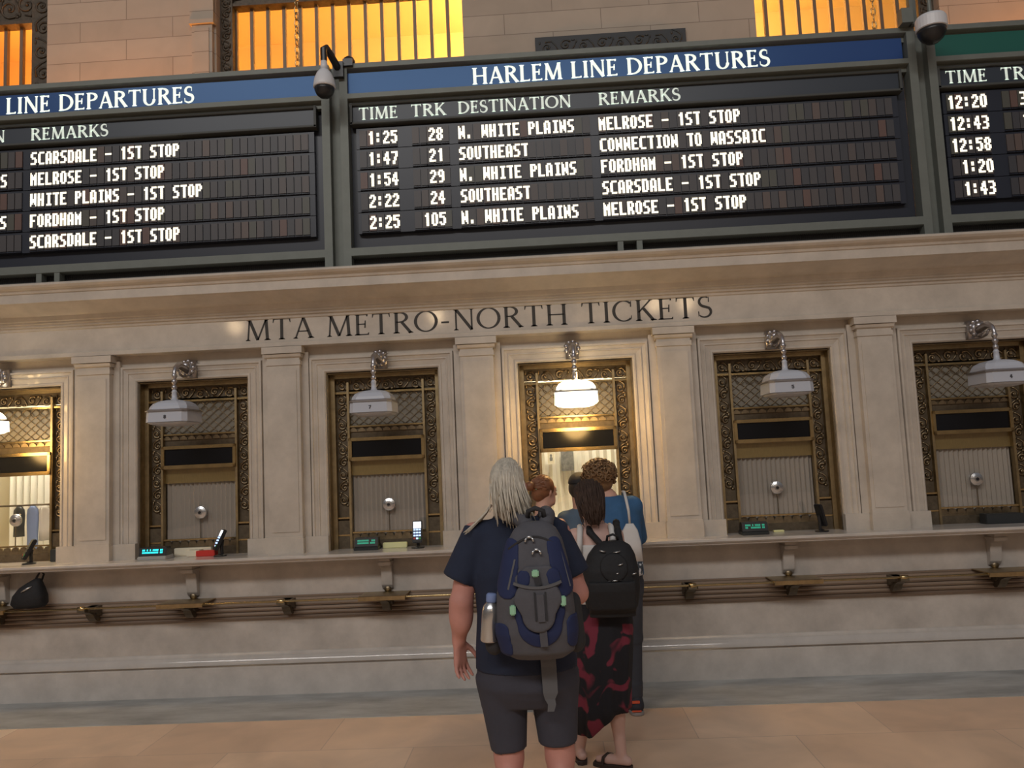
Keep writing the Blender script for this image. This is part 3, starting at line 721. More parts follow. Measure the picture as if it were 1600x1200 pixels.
lamp(1, False, 'unlit lamp over the closed window right of the lit one')
lamp(2, False, 'unlit lamp over the ticket window at the right edge')

# ---------------------------------------------------------------- brass rail with brackets and bag plates
RY, RZ = -.235, .738
rail = thing('brass_rail', 'long brass rail with brackets along the wall below the counter ledge', 'rail', (0, RY, RZ))
MB().tube([(XA+.2, 0, 0), (XB-.2, 0, 0)], .0085, 10).build('rod', 'brass', rail, smooth=True)
for k in range(-8, 8):
    x = k*S/2; q = (k % 2 == 0)
    if k == 0 or not -5.6 < x < 5.6: continue
    m = MB()
    m.prof_x([(-.012, -.008), (-.014, -.026), (.05, -.040), (.10, -.062), (.13, -.100), (.16, -.125), (.200, -.130), (.200, -.008)], x-.030, x+.030)
    m.prof_x([(.02, -.008), (.03, -.03), (.12, -.05), (.150, -.075), (.200, -.085), (.200, -.008)], x-.046, x+.046)
    m.build('bracket', 'bronze_dark', rail)
    if not q: MB().lathe([(.004, -.03), (.016, -.026), (.019, 0), (.016, .026), (.004, .03)], n=12, axis='x', c=(x, 0, 0)).build('collar', 'brass', rail, smooth=True)
    else:
        m = MB(); m.prof_x([(-.03, -.018), (-.035, .012), (-.02, .014), (.215, .010), (.215, .004), (-.015, .004), (-.02, -.018)], x-.175, x+.175); m.build('bag_plate', 'brass_dull', rail)
        MB().ball((x, .215, .03), (.03, .02, .03), 10).build('boss', 'bronze', rail, smooth=True)

# ---------------------------------------------------------------- things on the counter
def display(x, y, label, front, screen, w=.225, rz=0):
    t = thing('customer_display', label, 'display', (x, y, ZL), rz=rz)
    MB().prof_x([(-.07, 0), (-.075, .022), (-.055, .028), (.06, .03), (.06, 0)], -w/2, w/2).build('base', front, t, bevel=.003)
    MB().prof_x([(-.060, .026), (-.045, .092), (.02, .096), (.05, .028)], -w/2+.004, w/2-.004).build('housing', 'plastic_black', t, bevel=.003)
    m = MB(); rr = random.Random(x)
    for r in range(2):
        for q in range(14):
            if rr.random() < .86:
                a = -w*.36+q*w*.052; z = .048+r*.018; yy = -.0555+(z-.042)*.22
                m.quad((a, yy-.003, z), (a+w*.042, yy-.003, z), (a+w*.042, yy+.0005, z+.013), (a, yy+.0005, z+.013))
    m.build('readout', screen, t)
    return t
display(-3.335, -.06, 'low customer display with bright cyan readout on the left counter', 'case_grey', 'cyan_lit')
display(-1.68, .0, 'dark customer display with green readout left of the yellow paper slip', 'plastic_dark', 'green_lit', .19)
display(1.285, -.04, 'dark teal customer display on the counter right of the queue', 'plastic_dark', 'green_lit', .20)
def terminal(x, y, label, tilt, rz, lit, h=.2):
    t = thing('card_terminal', label, 'card terminal', (x, y, ZL), rz=rz)
    MB().lathe([(.05, 0), (.05, .008), (.02, .014), (.013, .02)], n=16).build('foot', 'plastic_black', t)
    MB().tube([(0, .015, .012), (0, .012, .07), (0, .02, h*.62)], .013, 8).build('stand', 'plastic_black', t)
    b = MB(); b.box(-.038, .038, -.014, .014, -.085, .085); o = b.build('handset', 'plastic_black', t, bevel=.006)
    o.location = (0, 0, h*.62); o.rotation_euler = (tilt, 0, 0)
    MB().box(-.030, .030, -.0165, -.0135, .025, .075).build('screen', 'screen_white' if lit else 'black_sign', o)
    k = MB()
    for r in range(4):
        for c in range(3): k.box(-.028+c*.020, -.012+c*.020, -.0170, -.0135, .008-r*.022, .020-r*.022, 0 if r < 3 else (1, 0, 2)[c])
    k.build('keypad', ['screen_lit' if lit else 'plastic_dark', 'key_red', 'key_green'], o)
    return t
terminal(-2.83, -.05, 'card terminal on stand turned sideways beside the red case', -.45, -.95, True, .20)
terminal(-1.28, -.05, 'card terminal with glowing blue screen at window left of the lit one', -.2, 0, True, .20)
terminal(1.79, -.06, 'black card terminal on stand at window right of the lit one', -.25, 1.9, False, .20)
terminal(-4.35, -.06, 'black card terminal on stand on the counter at the left edge', -.5, -.8, False, .18)
def slab(name, x, y, w, d, h, m, label, cat, rz=0):
    o = MB().box(-w/2, w/2, -d/2, d/2, 0, h).build(name, m, bevel=min(h*.3, .004)); o.location = (x, y, ZL); o.rotation_euler = (0, 0, rz); return tag(o, label, cat)
slab('red_case', -2.955, -.0, .15, .07, .045, 'red_plastic', 'small red case beside the tilted card terminal', 'case')
slab('paper_stack', -3.06, .03, .10, .10, .05, 'paper', 'short cream stack of papers left of the red case', 'paper')
slab('leaflet_tray', -3.10, .085, .30, .04, .062, 'paper', 'cream leaflet strip behind the cyan display', 'tray')
slab('paper_slip', -1.475, .055, .19, .05, .042, 'paper_yellow', 'pale yellow slip holder between display and card terminal', 'paper')
slab('paper_slip', 1.50, .06, .08, .04, .014, 'paper_yellow', 'small yellow slip on the counter between teal display and black terminal', 'paper')
slab('receipt_box', -4.13, .07, .22, .08, .095, 'plastic_dark', 'dark box on the counter right of the left-edge card terminal', 'box')
slab('receipt_box', 3.17, .03, .28, .10, .075, 'plastic_dark', 'dark low box on the counter at the right edge', 'box')
# handbag on the rail at the far left
hb = thing('handbag', 'slumped black bag resting on the brass rail at the left edge', 'bag', (-4.28, -.155, .752))
R = []
for z, wx, wy, dx in ((0, .11, .06, 0), (.03, .135, .075, 0), (.09, .125, .075, .005), (.15, .09, .06, .02), (.19, .05, .04, .045), (.215, .02, .02, .06)):
    R.append([(dx+wx*math.copysign(abs(math.cos(2*PI*q/18))**.7, math.cos(2*PI*q/18)), wy*math.copysign(abs(math.sin(2*PI*q/18))**.7, math.sin(2*PI*q/18)), z) for q in range(18)])
MB().rings(R).build('body', 'black_cloth', hb, smooth=True)
MB().tube([(.04, -.01, .19), (.07, -.01, .24), (.085, 0, .268), (.10, .02, .245), (.07, .03, .18)], .008, 8).build('handle', 'black_cloth', hb, smooth=True)
MB().tube([(-.02, -.070, .125), (.02, -.066, .148), (.055, -.055, .165)], [.006, .009, .004], 6).build('zip_flap', 'silver', hb, smooth=True)
# ---------------------------------------------------------------- smooth bodies: blended solids turned into one surface
def smin(a, b, k):
    if k <= 0: return np.minimum(a, b)
    h = np.clip(.5+.5*(b-a)/k, 0, 1); return b*(1-h)+a*h-k*h*(1-h)
def P_cone(a, b, ra, rb, sq=(1, 1, 1)):
    a = np.array(a, float); b = np.array(b, float); s = np.array(sq, float)
    def f(X, Y, Z):
        A, B = a/s, b/s; d = B-A; L = max(d@d, 1e-9)
        px, py, pz = X/s[0]-A[0], Y/s[1]-A[1], Z/s[2]-A[2]
        t = np.clip((px*d[0]+py*d[1]+pz*d[2])/L, 0, 1)
        return np.sqrt((px-t*d[0])**2+(py-t*d[1])**2+(pz-t*d[2])**2)-(ra+(rb-ra)*t)
    r = max(ra, rb)*max(sq)
    return f, np.minimum(a, b)-r, np.maximum(a, b)+r
def P_ell(c, r):
    c = np.array(c, float); r = np.array(r, float)
    def f(X, Y, Z):
        k0 = np.sqrt(((X-c[0])/r[0])**2+((Y-c[1])/r[1])**2+((Z-c[2])/r[2])**2); return (k0-1)*min(r)
    return f, c-r, c+r
def P_loft(pr, p=2.0):
    """stack of ellipses (z, cx, cy, rx, ry)"""
    A = np.array(sorted(pr), float)
    def f(X, Y, Z):
        cx, cy, rx, ry = (np.interp(Z, A[:, 0], A[:, i]) for i in (1, 2, 3, 4))
        k = (np.abs((X-cx)/rx)**p+np.abs((Y-cy)/ry)**p)**(1/p); d = (k-1)*np.minimum(rx, ry)
        return np.maximum(d, np.maximum(A[0, 0]-Z, Z-A[-1, 0]))
    lo = np.array([(A[:, 1]-A[:, 3]).min(), (A[:, 2]-A[:, 4]).min(), A[0, 0]]); hi = np.array([(A[:, 1]+A[:, 3]).max(), (A[:, 2]+A[:, 4]).max(), A[-1, 0]])
    return f, lo, hi
def P_tube(a, b, ra, rb):
    """cone with flat ends"""
    a = np.array(a, float); b = np.array(b, float); d = b-a; L = np.linalg.norm(d); u = d/L
    def f(X, Y, Z):
        px, py, pz = X-a[0], Y-a[1], Z-a[2]; t = px*u[0]+py*u[1]+pz*u[2]
        q = np.sqrt(np.maximum(px**2+py**2+pz**2-t**2, 0)); return np.maximum(q-(ra+(rb-ra)*np.clip(t/L, 0, 1)), np.maximum(-t, t-L))
    r = max(ra, rb)
    return f, np.minimum(a, b)-r, np.maximum(a, b)+r
def P_box(c, h, r=.01):
    c = np.array(c, float); h = np.array(h, float)
    def f(X, Y, Z):
        qx, qy, qz = np.abs(X-c[0])-h[0]+r, np.abs(Y-c[1])-h[1]+r, np.abs(Z-c[2])-h[2]+r
        return np.sqrt(np.maximum(qx, 0)**2+np.maximum(qy, 0)**2+np.maximum(qz, 0)**2)+np.minimum(np.maximum(qx, np.maximum(qy, qz)), 0)-r
    return f, c-h, c+h
def field(prims, h, k=.02, cuts=(), grow=0, pad=.03):
    lo = np.min([p[0][1] if isinstance(p[0], tuple) else p[1] for p in prims], axis=0)-pad-grow
    hi = np.max([p[0][2] if isinstance(p[0], tuple) else p[2] for p in prims], axis=0)+pad+grow
    n = np.ceil((hi-lo)/h).astype(int)+1; ax = [lo[i]+h*np.arange(n[i]) for i in range(3)]
    Sf = np.full(n, .3, np.float32)
    for p in prims:
        kk = k
        if isinstance(p[0], tuple): p, kk = p
        f, a, b = p; m = .05+grow+kk
        i0 = np.clip(np.floor((a-m-lo)/h).astype(int), 0, n-1); i1 = np.clip(np.ceil((b+m-lo)/h).astype(int)+1, 1, n)
        sl = tuple(slice(i0[i], i1[i]) for i in range(3))
        X, Y, Z = np.meshgrid(*[ax[i][sl[i]] for i in range(3)], indexing='ij', sparse=True)
        Sf[sl] = smin(Sf[sl], f(X, Y, Z), kk)
    Sf -= grow
    X, Y, Z = np.meshgrid(*ax, indexing='ij', sparse=True)
    for c in cuts: Sf = np.maximum(Sf, c(X, Y, Z))
    Sf[0] = Sf[-1] = 1; Sf[:, 0] = Sf[:, -1] = 1; Sf[:, :, 0] = Sf[:, :, -1] = 1
    return Sf, lo, h
def surface(F, name, m, parent=None, relax=1):
    Sf, lo, h = F; ins = Sf < 0
    n = Sf.shape; C = tuple(d-1 for d in n); pos = np.zeros(C+(3,), np.float32); cnt = np.zeros(C, np.int16)
    off = [(i, j, k) for i in (0, 1) for j in (0, 1) for k in (0, 1)]
    def g(A, o): return A[o[0]:o[0]+C[0], o[1]:o[1]+C[1], o[2]:o[2]+C[2]]
    for o in off:
        for a in range(3):
            if o[a]: continue
            q = list(o); q[a] = 1
            sa, sb = g(Sf, o), g(Sf, q); X = (sa < 0) != (sb < 0)
            t = np.where(X, sa/np.where(X, sa-sb, 1), 0)
            for i in range(3): pos[..., i] += np.where(X, (o[i]+(t if i == a else 0)), 0)
            cnt += X
    act = cnt > 0; idx = np.full(C, -1, np.int64); idx[act] = np.arange(act.sum())
    base = np.argwhere(act); V = (base+pos[act]/cnt[act][:, None])*h+lo
    Q = []
    for a in range(3):
        b, c = (a+1) % 3, (a+2) % 3; s0 = [slice(None)]*3; s1 = [slice(None)]*3; s0[a] = slice(0, -1); s1[a] = slice(1, None)
        i0, i1 = ins[tuple(s0)], ins[tuple(s1)]; E = np.argwhere(i0 != i1)
        E = E[(E[:, b] > 0) & (E[:, c] > 0) & (E[:, b] < C[b]) & (E[:, c] < C[c])]
        if not len(E): continue
        flip = i0[tuple(E.T)]
        def at(db, dc): e = E.copy(); e[:, b] += db; e[:, c] += dc; return idx[tuple(e.T)]
        q = np.stack([at(-1, -1), at(0, -1), at(0, 0), at(-1, 0)], 1); q[~flip] = q[~flip][:, ::-1]; Q.append(q)
    Q = np.concatenate(Q); Q = Q[(Q >= 0).all(1)]
    for _ in range(relax):                                          # one pass of smoothing over the mesh edges
        acc = np.zeros_like(V); w = np.zeros(len(V))
        for i in range(4):
            u, v = Q[:, i], Q[:, (i+1) % 4]; np.add.at(acc, u, V[v]); np.add.at(w, u, 1)
        ok = w > 0; V[ok] = .5*V[ok]+.5*acc[ok]/w[ok][:, None]
    me = bpy.data.meshes.new(name); me.from_pydata(V.tolist(), [], Q.tolist()); me.materials.append(MT[m])
    me.polygons.foreach_set('use_smooth', [True]*len(me.polygons)); me.update()
    o = bpy.data.objects.new(name, me); COL.objects.link(o)
    if parent: o.parent = parent
    return o
def above(z0, sx=0, sy=0): return lambda X, Y, Z: (z0+sx*X+sy*Y)-Z+0*X+0*Y
def below(z0, sx=0, sy=0): return lambda X, Y, Z: Z-(z0+sx*X+sy*Y)+0*X+0*Y
def hand_prims(w, dirv, side, palm_n, curl=.25, scale=1.0):
    """wrist point, pointing direction, thumb side direction, palm normal: palm, four unequal bent fingers and a thumb"""
    w = Vector(w); d = Vector(dirv).normalized(); s = Vector(side); s = (s-d*s.dot(d)).normalized(); nrm = Vector(palm_n); nrm = (nrm-d*nrm.dot(d)-s*nrm.dot(s)).normalized()
    P = []; sc = scale
    for q in (-.026, -.009, .009, .026):
        P.append((P_cone(w+d*.008*sc+s*q*.7*sc, w+d*.092*sc+s*q*sc, .0135*sc, .0125*sc), .012))
    for q, L, sp in ((.030, .072, .16), (.010, .080, .04), (-.010, .074, -.08), (-.029, .058, -.22)):
        b = w+d*.092*sc+s*q*sc; u = (d+s*sp).normalized(); a = curl
        p1 = b+(u*math.cos(a)+nrm*math.sin(a))*L*.45*sc; a += curl*1.3
        p2 = p1+(u*math.cos(a)+nrm*math.sin(a))*L*.32*sc; a += curl
        p3 = p2+(u*math.cos(a)+nrm*math.sin(a))*L*.23*sc
        P += [(P_cone(b, p1, .0100*sc, .0090*sc), .004), (P_cone(p1, p2, .0090*sc, .0082*sc), .003), (P_cone(p2, p3, .0082*sc, .0070*sc), .003)]
    b = w+d*.022*sc+s*.026*sc; t1 = b+(s*.75+d*.75+nrm*.45).normalized()*.040*sc; t2 = t1+(s*.45+d*.9+nrm*.45).normalized()*.032*sc; t3 = t2+(s*.2+d*.95+nrm*.4).normalized()*.022*sc
    P += [(P_cone(b, t1, .0145*sc, .0110*sc), .008), (P_cone(t1, t2, .0110*sc, .0098*sc), .003), (P_cone(t2, t3, .0098*sc, .0078*sc), .003)]
    return P
def head_prims(c, f=(0, 1, 0), s=1.0, neck=None, rn=.058):
    """skull, jaw, brow, nose, lips, chin and ears round the centre c, looking along f"""
    c = Vector(c); f = Vector(f).normalized(); r = f.cross(Vector((0, 0, 1))).normalized(); u = r.cross(f)
    A = lambda a, b, d: c+(r*a+f*b+u*d)*s
    P = [(P_ell(A(0, -.012, .022), (.076*s, .093*s, .094*s)), .02), (P_ell(A(0, .030, -.035), (.060*s, .064*s, .078*s)), .03), (P_cone(A(-.03, .045, -.085), A(.03, .045, -.085), .028*s, .028*s), .03),
         (P_cone(A(0, .083, .012), A(0, .108, -.026), .010*s, .0145*s), .012), (P_cone(A(-.034, .078, .025), A(.034, .078, .025), .012*s, .012*s), .02),
         (P_cone(A(-.020, .088, -.056), A(.020, .088, -.056), .008*s, .008*s), .006), (P_cone(A(-.018, .086, -.067), A(.018, .086, -.067), .0085*s, .0085*s), .006), (P_ell(A(0, .082, -.098), (.020*s, .018*s, .016*s)), .02)]
    for q in (-1, 1):
        P += [(P_ell(A(q*.078, -.005, -.008), (.012*s, .020*s, .032*s)), .006), (P_ell(A(q*.032, .083, .004), (.013*s, .010*s, .009*s)), .004)]
    if neck is not None: P.append((P_cone(A(0, -.012, -.06), neck, rn, rn*1.12), .03))
    return P
def eyes(c, f, s, parent):
    c = Vector(c); f = Vector(f).normalized(); r = f.cross(Vector((0, 0, 1))).normalized(); u = r.cross(f)
    for q in (-1, 1):
        m = MB(); p = c+(r*q*.032+f*.0905+u*.004)*s; m.ball(p, .0058*s, 10); m.build('eye', 'plastic_black', parent, smooth=True)
def strands(name, m, parent, roots, down, n=8, r=.004, jitter=.006, seed=1, taper=.4):
    """locks of hair: each root follows the path given by down(root, t)"""
    rr = random.Random(seed); mb = MB()
    for R in roots:
        j = Vector((rr.uniform(-1, 1), rr.uniform(-1, 1), rr.uniform(-1, 1)))*jitter; rad = r*rr.uniform(.6, 1.4); ln = rr.uniform(.82, 1.0)
        pts = [Vector(down(R, ln*i/(n-1)))+j*(i/(n-1)) for i in range(n)]
        mb.tube(pts, [rad*(1-(1-taper)*i/(n-1)) for i in range(n)], 4)
    return mb.build(name, m, parent, smooth=True)
def shoe(parent, x, y, rz, up, low, h=.09, L=.28, name='shoe'):
    c, s = math.cos(rz), math.sin(rz)
    T = lambda a, b, z: (x+c*a-s*b, y+s*a+c*b, z)
    F = field([P_cone(T(0, -.05, .055), T(0, .14, .042), .045, .038), P_cone(T(0, -.06, .06), T(0, -.05, .10), .040, .042), P_cone(T(0, .0, .06), T(0, .08, .05), .045, .045)], .007, .03, [above(.022)])
    o = surface(F, name, up, parent)
    F = field([P_cone(T(0, -.06, .012), T(0, .15, .012), .046, .044)], .006, .0, [above(.0), below(.026)]); surface(F, 'sole', low, o, 0)
    return o
def put(o, loc): o.location = loc; return o

# ================================================================ the man with the grey and blue backpack
man = thing('person', 'person with long blond hair, navy t-shirt and dark shorts wearing a grey backpack', 'person', (-.385, -2.85, 0), 'people queuing at the lit ticket window')
hc = (-.040, .015, 1.600); hf = (.12, 1, -.05)
A1, A2, A3 = (-.190, 0, 1.405), (-.254, -.02, 1.140), (-.276, .03, .972)
B1, B2, B3 = (.158, 0, 1.400), (.228, -.01, 1.155), (.16, .20, 1.12)
pr = head_prims(hc, hf, .92, (-.02, -.005, 1.44), .060)
pr += [P_loft([(.82, .0, 0, .16, .11), (.95, .0, 0, .17, .11), (1.10, 0, 0, .165, .11), (1.30, 0, 0, .175, .11), (1.40, 0, 0, .15, .09), (1.46, 0, 0, .09, .07)]),
       (P_cone(A1, A2, .058, .046), .02), (P_cone(A2, A3, .047, .030), .015), (P_ell((-.258, -.008, 1.085), (.050, .048, .085)), .02),
       (P_cone(B1, B2, .058, .046), .02), (P_cone(B2, B3, .047, .030), .015)]
for sx, kx in ((-1, -.085), (1, .126)):
    hx = -.094 if sx < 0 else .112
    pr += [(P_cone((hx, 0, .84), (kx, .015, .50), .086, .060), .02), (P_cone((kx, .015, .50), (kx, -.02, .10), .058, .038), .02), (P_ell((kx, -.030, .36), (.056, .058, .13)), .02), (P_cone((kx, -.02, .06), (kx, .10, .04), .036, .03), .02)]
pr += hand_prims(A3, (.02, .10, -1), (.55, .8, .1), (1, -.5, 0), .22)
pr += hand_prims(B3, (-.6, .75, .1), (0, .1, 1), (-.6, -.4, 0), .55)
surface(field(pr, .0072, .02), 'body', 'skin_red', man); eyes(hc, hf, .92, man)
tee = [P_loft([(.84, .005, 0, .212, .155), (.95, .005, 0, .208, .152), (1.08, .0, 0, .192, .148), (1.25, -.005, 0, .196, .142), (1.36, -.008, 0, .185, .118), (1.42, -.012, 0, .14, .095), (1.475, -.018, 0, .082, .080)]),
       (P_cone((-.16, 0, 1.408), (.135, 0, 1.412), .062, .062), .03), (P_tube((-.165, 0, 1.425), (-.262, -.012, 1.225), .070, .074), .02), (P_tube((.135, 0, 1.42), (.222, -.005, 1.225), .068, .070), .02)]
surface(field(tee, .009, .03, [above(.862), below(1.478)]), 't_shirt', 'tee_navy', man)
sh = [P_loft([(.715, .01, .0, .19, .10), (.76, .01, 0, .203, .130), (.80, .008, 0, .212, .152), (.90, .005, 0, .205, .148)]),
      (P_tube((-.100, .0, .84), (-.084, .012, .535), .110, .074), .012), (P_tube((.112, .0, .84), (.120, .012, .556), .106, .080), .012)]
surface(field(sh, .0085, .024), 'shorts', 'shorts', man)
for kx in (-.088, .132): shoe(man, kx, .04, 0, 'shoe_dark', 'sole')
# hair: a cap and long locks swept down the back
cap = [P_ell((-.042, -.012, 1.630), (.070, .104, .098)), P_loft([(1.47, -.02, -.110, .045, .022), (1.52, -.034, -.10, .060, .03), (1.58, -.04, -.075, .068, .05), (1.64, -.042, -.04, .07, .07)])]
fore = lambda X, Y, Z: (Y-.045)-.35*(Z-1.60)+0*X
surface(field(cap, .007, .02, [fore]), 'hair', 'hair_blond', man)
rt = []; rr = random.Random(3)
for i in range(330):
    a = rr.uniform(PI*.92, 2*PI*1.04); el = rr.uniform(.1, 1.4); q = math.cos(el)
    rt.append((-.042+.066*q*math.cos(a), -.012+.100*q*math.sin(a), 1.634+.094*math.sin(el), rr.random()))
def fall(R, t):
    x, y, z, k = R; zz = z-(z-(1.475-.45*(x+.042)+.11*(k-.4)))*t; w = min(1, t*1.6)
    x1 = -.042+(x+.042)*(1.04+.12*t)+.026*t*t+.02*(k-.5)*t; y1 = -.012+(y+.012)*(1+.12*w) if y < 0 else y
    y1 = min(y1, y)-(.05*w if z > 1.60 else .02*w)
    y1 = max(y1, -.165)
    return (x1, y1, zz)
strands('hair_locks', 'hair_blond', man, rt, fall, 9, .0050, .016, 5)
rt = [(-.115, -.03+.004*i, 1.53, rr.random()) for i in range(16)]
strands('side_lock', 'hair_blond', man, rt, lambda R, t: (R[0]-.105*t-.02*R[3]*t, R[1]-.07*t, R[2]-.105*t**.8-.02*R[3]*t), 6, .0045, .012, 6)

# ---------------------------------------------------------------- his backpack
bp = thing('backpack', 'large grey and blue backpack worn by the blond person', 'backpack', (-.385, -2.85, .955))
BO = (0, 0, -.955)
def bpart(F, name, m, par=None): o = surface(F, name, m, par or bp); o.location = (0, 0, 0) if par else BO; return o
def bmesh_part(mb, name, m, par=None, **k): o = mb.build(name, m, par or bp, **k); o.location = (0, 0, 0) if par else BO; return o
shell = P_loft([(.955, .066, -.235, .095, .05), (.985, .064, -.24, .140, .09), (1.06, .060, -.245, .156, .105), (1.20, .058, -.245, .148, .105), (1.32, .064, -.235, .130, .095), (1.40, .068, -.225, .108, .080), (1.445, .070, -.215, .083, .060), (1.472, .070, -.21, .045, .03)], 2.7)
def panel(region, grow, name, m, par=None, h=.006):
    F = field([shell], h, 0, [region], grow=grow); return bpart(F, name, m, par)
body = bpart(field([shell], .008, 0), 'main_compartment', 'pack_grey')
def reg_cap(ax, az, bx, bz, ra, rb=None):                          # capsule region seen from behind
    rb = ra if rb is None else rb
    def f(X, Y, Z):
        dx, dz = bx-ax, bz-az; t = np.clip(((X-ax)*dx+(Z-az)*dz)/(dx*dx+dz*dz+1e-9), 0, 1)
        return np.maximum(np.sqrt((X-ax-t*dx)**2+(Z-az-t*dz)**2)-(ra+(rb-ra)*t), Y+.20)
    return f
def reg_any(*fs): return lambda X, Y, Z: np.minimum.reduce([f(X, Y, Z) for f in fs])
def reg_but(a, b): return lambda X, Y, Z: np.maximum(a(X, Y, Z), -b(X, Y, Z))
pocket = reg_cap(.072, 1.185, .072, 1.135, .090, .062)
panel(reg_cap(-.022, 1.385, -.045, 1.235, .030, .042), .004, 'side_panel', 'pack_blue'); panel(reg_cap(.140, 1.39, .172, 1.235, .028, .040), .004, 'side_panel', 'pack_blue')
panel(reg_any(reg_cap(-.072, 1.075, -.060, 1.00, .030)), .004, 'side_panel', 'pack_blue'); panel(reg_cap(.200, 1.10, .200, 1.03, .026), .004, 'side_panel', 'pack_blue')
panel(reg_but(reg_cap(.075, 1.14, .075, 1.10, .098, .085), pocket), .006, 'lower_panel', 'pack_blue')
panel(lambda X, Y, Z: np.maximum(np.maximum(np.abs(X-.075)-.088, np.abs(Z-1.262)-.052+.9*np.maximum(np.abs(X-.075)-.045, 0)), Y+.2), .010, 'upper_pocket', 'pack_grey')
panel(reg_cap(.022, 1.275, .020, 1.262, .026), .013, 'upper_pocket_inset', 'pack_blue'); panel(reg_cap(.132, 1.280, .136, 1.265, .026), .013, 'upper_pocket_inset', 'pack_blue')
panel(reg_but(pocket, lambda X, Y, Z: 1.236+.5*(X-.072)**2*8-Z+0*Y if False else Z*0+X*0+Y*0+1), .020, 'front_pocket', 'pack_grey') if False else panel(lambda X, Y, Z: np.maximum(pocket(X, Y, Z), Z-1.236-2.2*(X-.072)**2), .022, 'front_pocket', 'pack_grey')
yb = -.245-.105-.03
def backy(x, z):
    A = [(.955, .05), (.985, .09), (1.06, .105), (1.20, .105), (1.32, .095), (1.40, .08), (1.445, .06), (1.472, .03)]
    C = [(.955, -.235), (.985, -.24), (1.06, -.245), (1.20, -.245), (1.32, -.235), (1.40, -.225), (1.445, -.215), (1.472, -.21)]
    Rx = [(.955, .095), (.985, .14), (1.06, .156), (1.20, .148), (1.32, .130), (1.40, .108), (1.445, .083), (1.472, .045)]
    ip = lambda T: np.interp(z, [q[0] for q in T], [q[1] for q in T])
    k = min(abs((x-.062)/ip(Rx)), .97); return float(ip(C)-ip(A)*(1-k**2.7)**(1/2.7))
def ribbon(pts, w, name, m, lift=.006, th=.006, par=None):
    mb = MB(); R = []
    for i, (x, z) in enumerate(pts):
        a = pts[max(i-1, 0)]; b = pts[min(i+1, len(pts)-1)]; dx, dz = b[0]-a[0], b[1]-a[1]; L = math.hypot(dx, dz); nx, nz = -dz/L, dx/L
        q = []
        for s_, o_ in ((-1, 0), (1, 0), (1, 1), (-1, 1)):
            xx, zz = x+nx*s_*w/2, z+nz*s_*w/2; q.append((xx, backy(x, z)-lift-(th if o_ else -.012), zz))
        R.append(q)
    mb.rings(R); return bmesh_part(mb, name, m, par)
ribbon([(-.018+.09*i/10, 1.238+2.2*(-.09+.09*i/10)**2) for i in range(21)], .010, 'pocket_trim', 'pack_light', .022)
for dx in (-.020, .020): ribbon([(.080+dx, 1.222), (.082+dx, 1.12)], .006, 'piping', 'pack_dark', .024, .004)
ribbon([(.080, 1.215), (.083, 1.115)], .026, 'strap', 'pack_grey', .024, .005)
ribbon([(.084, 1.11), (.088, 1.02)], .028, 'strap', 'pack_grey', .012, .006)
ribbon([(.068, 1.285), (.078, 1.245)], .024, 'strap', 'pack_dark', .014, .006)
ribbon([(-.035+.2*i/14, 1.365+.055*math.sin(PI*(i+1)/16)) for i in range(15)], .007, 'zip', 'pack_dark', .002, .004)
ribbon([(-.04+.03*i/8-.0, 1.23+.11*i/8) for i in range(9)], .007, 'zip', 'pack_light', .004, .004)
ribbon([(.195-.03*i/8, 1.23+.13*i/8) for i in range(9)], .007, 'zip', 'pack_light', .004, .004)
for x, z, rot in ((.048, 1.412, .2), (.074, 1.366, .3)):
    m = MB(); y = backy(x, z)-.010
    for s_ in (-1, 1): m.tube([(x+s_*.006, y, z+.008), (x+s_*.014, y-.006, z), (x+s_*.016, y-.006, z-.010)], .0045, 6)
    m.ball((x, y, z+.008), (.012, .006, .006), 8); bmesh_part(m, 'zip_pull', 'silver', smooth=True)
for x, z, w, h in ((.066, 1.289, .013, .013), (-.024, 1.158, .011, .018), (.166, 1.184, .010, .018)):
    y = backy(x, z)-.022; bmesh_part(MB().box(x-w, x+w, y-.006, y+.02, z-h, z+h), 'reflective_tab', 'mint', bevel=.004)
m = MB(); m.tube([(.040, -.17, 1.47), (.045, -.19, 1.51), (.075, -.20, 1.522), (.105, -.19, 1.51), (.11, -.17, 1.47)], .010, 8); bmesh_part(m, 'grab_handle', 'pack_dark', smooth=True)
for s_, P in ((-1, [(.035, -.17, 1.46), (-.02, -.105, 1.487), (-.06, -.03, 1.490), (-.088, .06, 1.455), (-.095, .135, 1.36), (-.10, .155, 1.22), (-.12, .13, 1.10), (-.115, -.10, 1.03)]),
              (1, [(.115, -.17, 1.46), (.12, -.10, 1.485), (.115, -.02, 1.487), (.10, .08, 1.455), (.095, .14, 1.36), (.10, .155, 1.22), (.13, .13, 1.10), (.17, -.10, 1.04)])):
    F = field([P_cone(P[i], P[i+1], .030 if i < 4 else .016, .030 if i < 3 else .016, (1, 1, 1)) for i in range(len(P)-1)], .008, .015); bpart(F, 'shoulder_strap', 'pack_grey')
ws = MB(); R = []
for x, y, z, w in ((.095, -.19, .985, .030), (.098, -.175, .90, .030), (.100, -.170, .80, .029), (.097, -.165, .775, .020), (.104, -.165, .755, .016), (.098, -.165, .728, .013)):
    R.append([(x-w, y, z), (x+w, y, z), (x+w, y+.010, z), (x-w, y+.010, z)])
ws.rings(R); bmesh_part(ws, 'waist_strap', 'pack_light')
for s_, x in ((-1, -.105), (1, .205)):
    F = field([P_cone((x, -.20, 1.15), (x+.005*s_, -.20, 1.01), .042, .050, (.75, 1, 1))], .008, .01); bpart(F, 'mesh_pocket', 'pack_dark')
m = MB(); m.tube([(-.15, .10, 1.245), (-.14, .0, 1.20), (-.125, -.11, 1.165), (-.12, -.17, 1.15)], .010, 6); bmesh_part(m, 'compression_strap', 'pack_light')
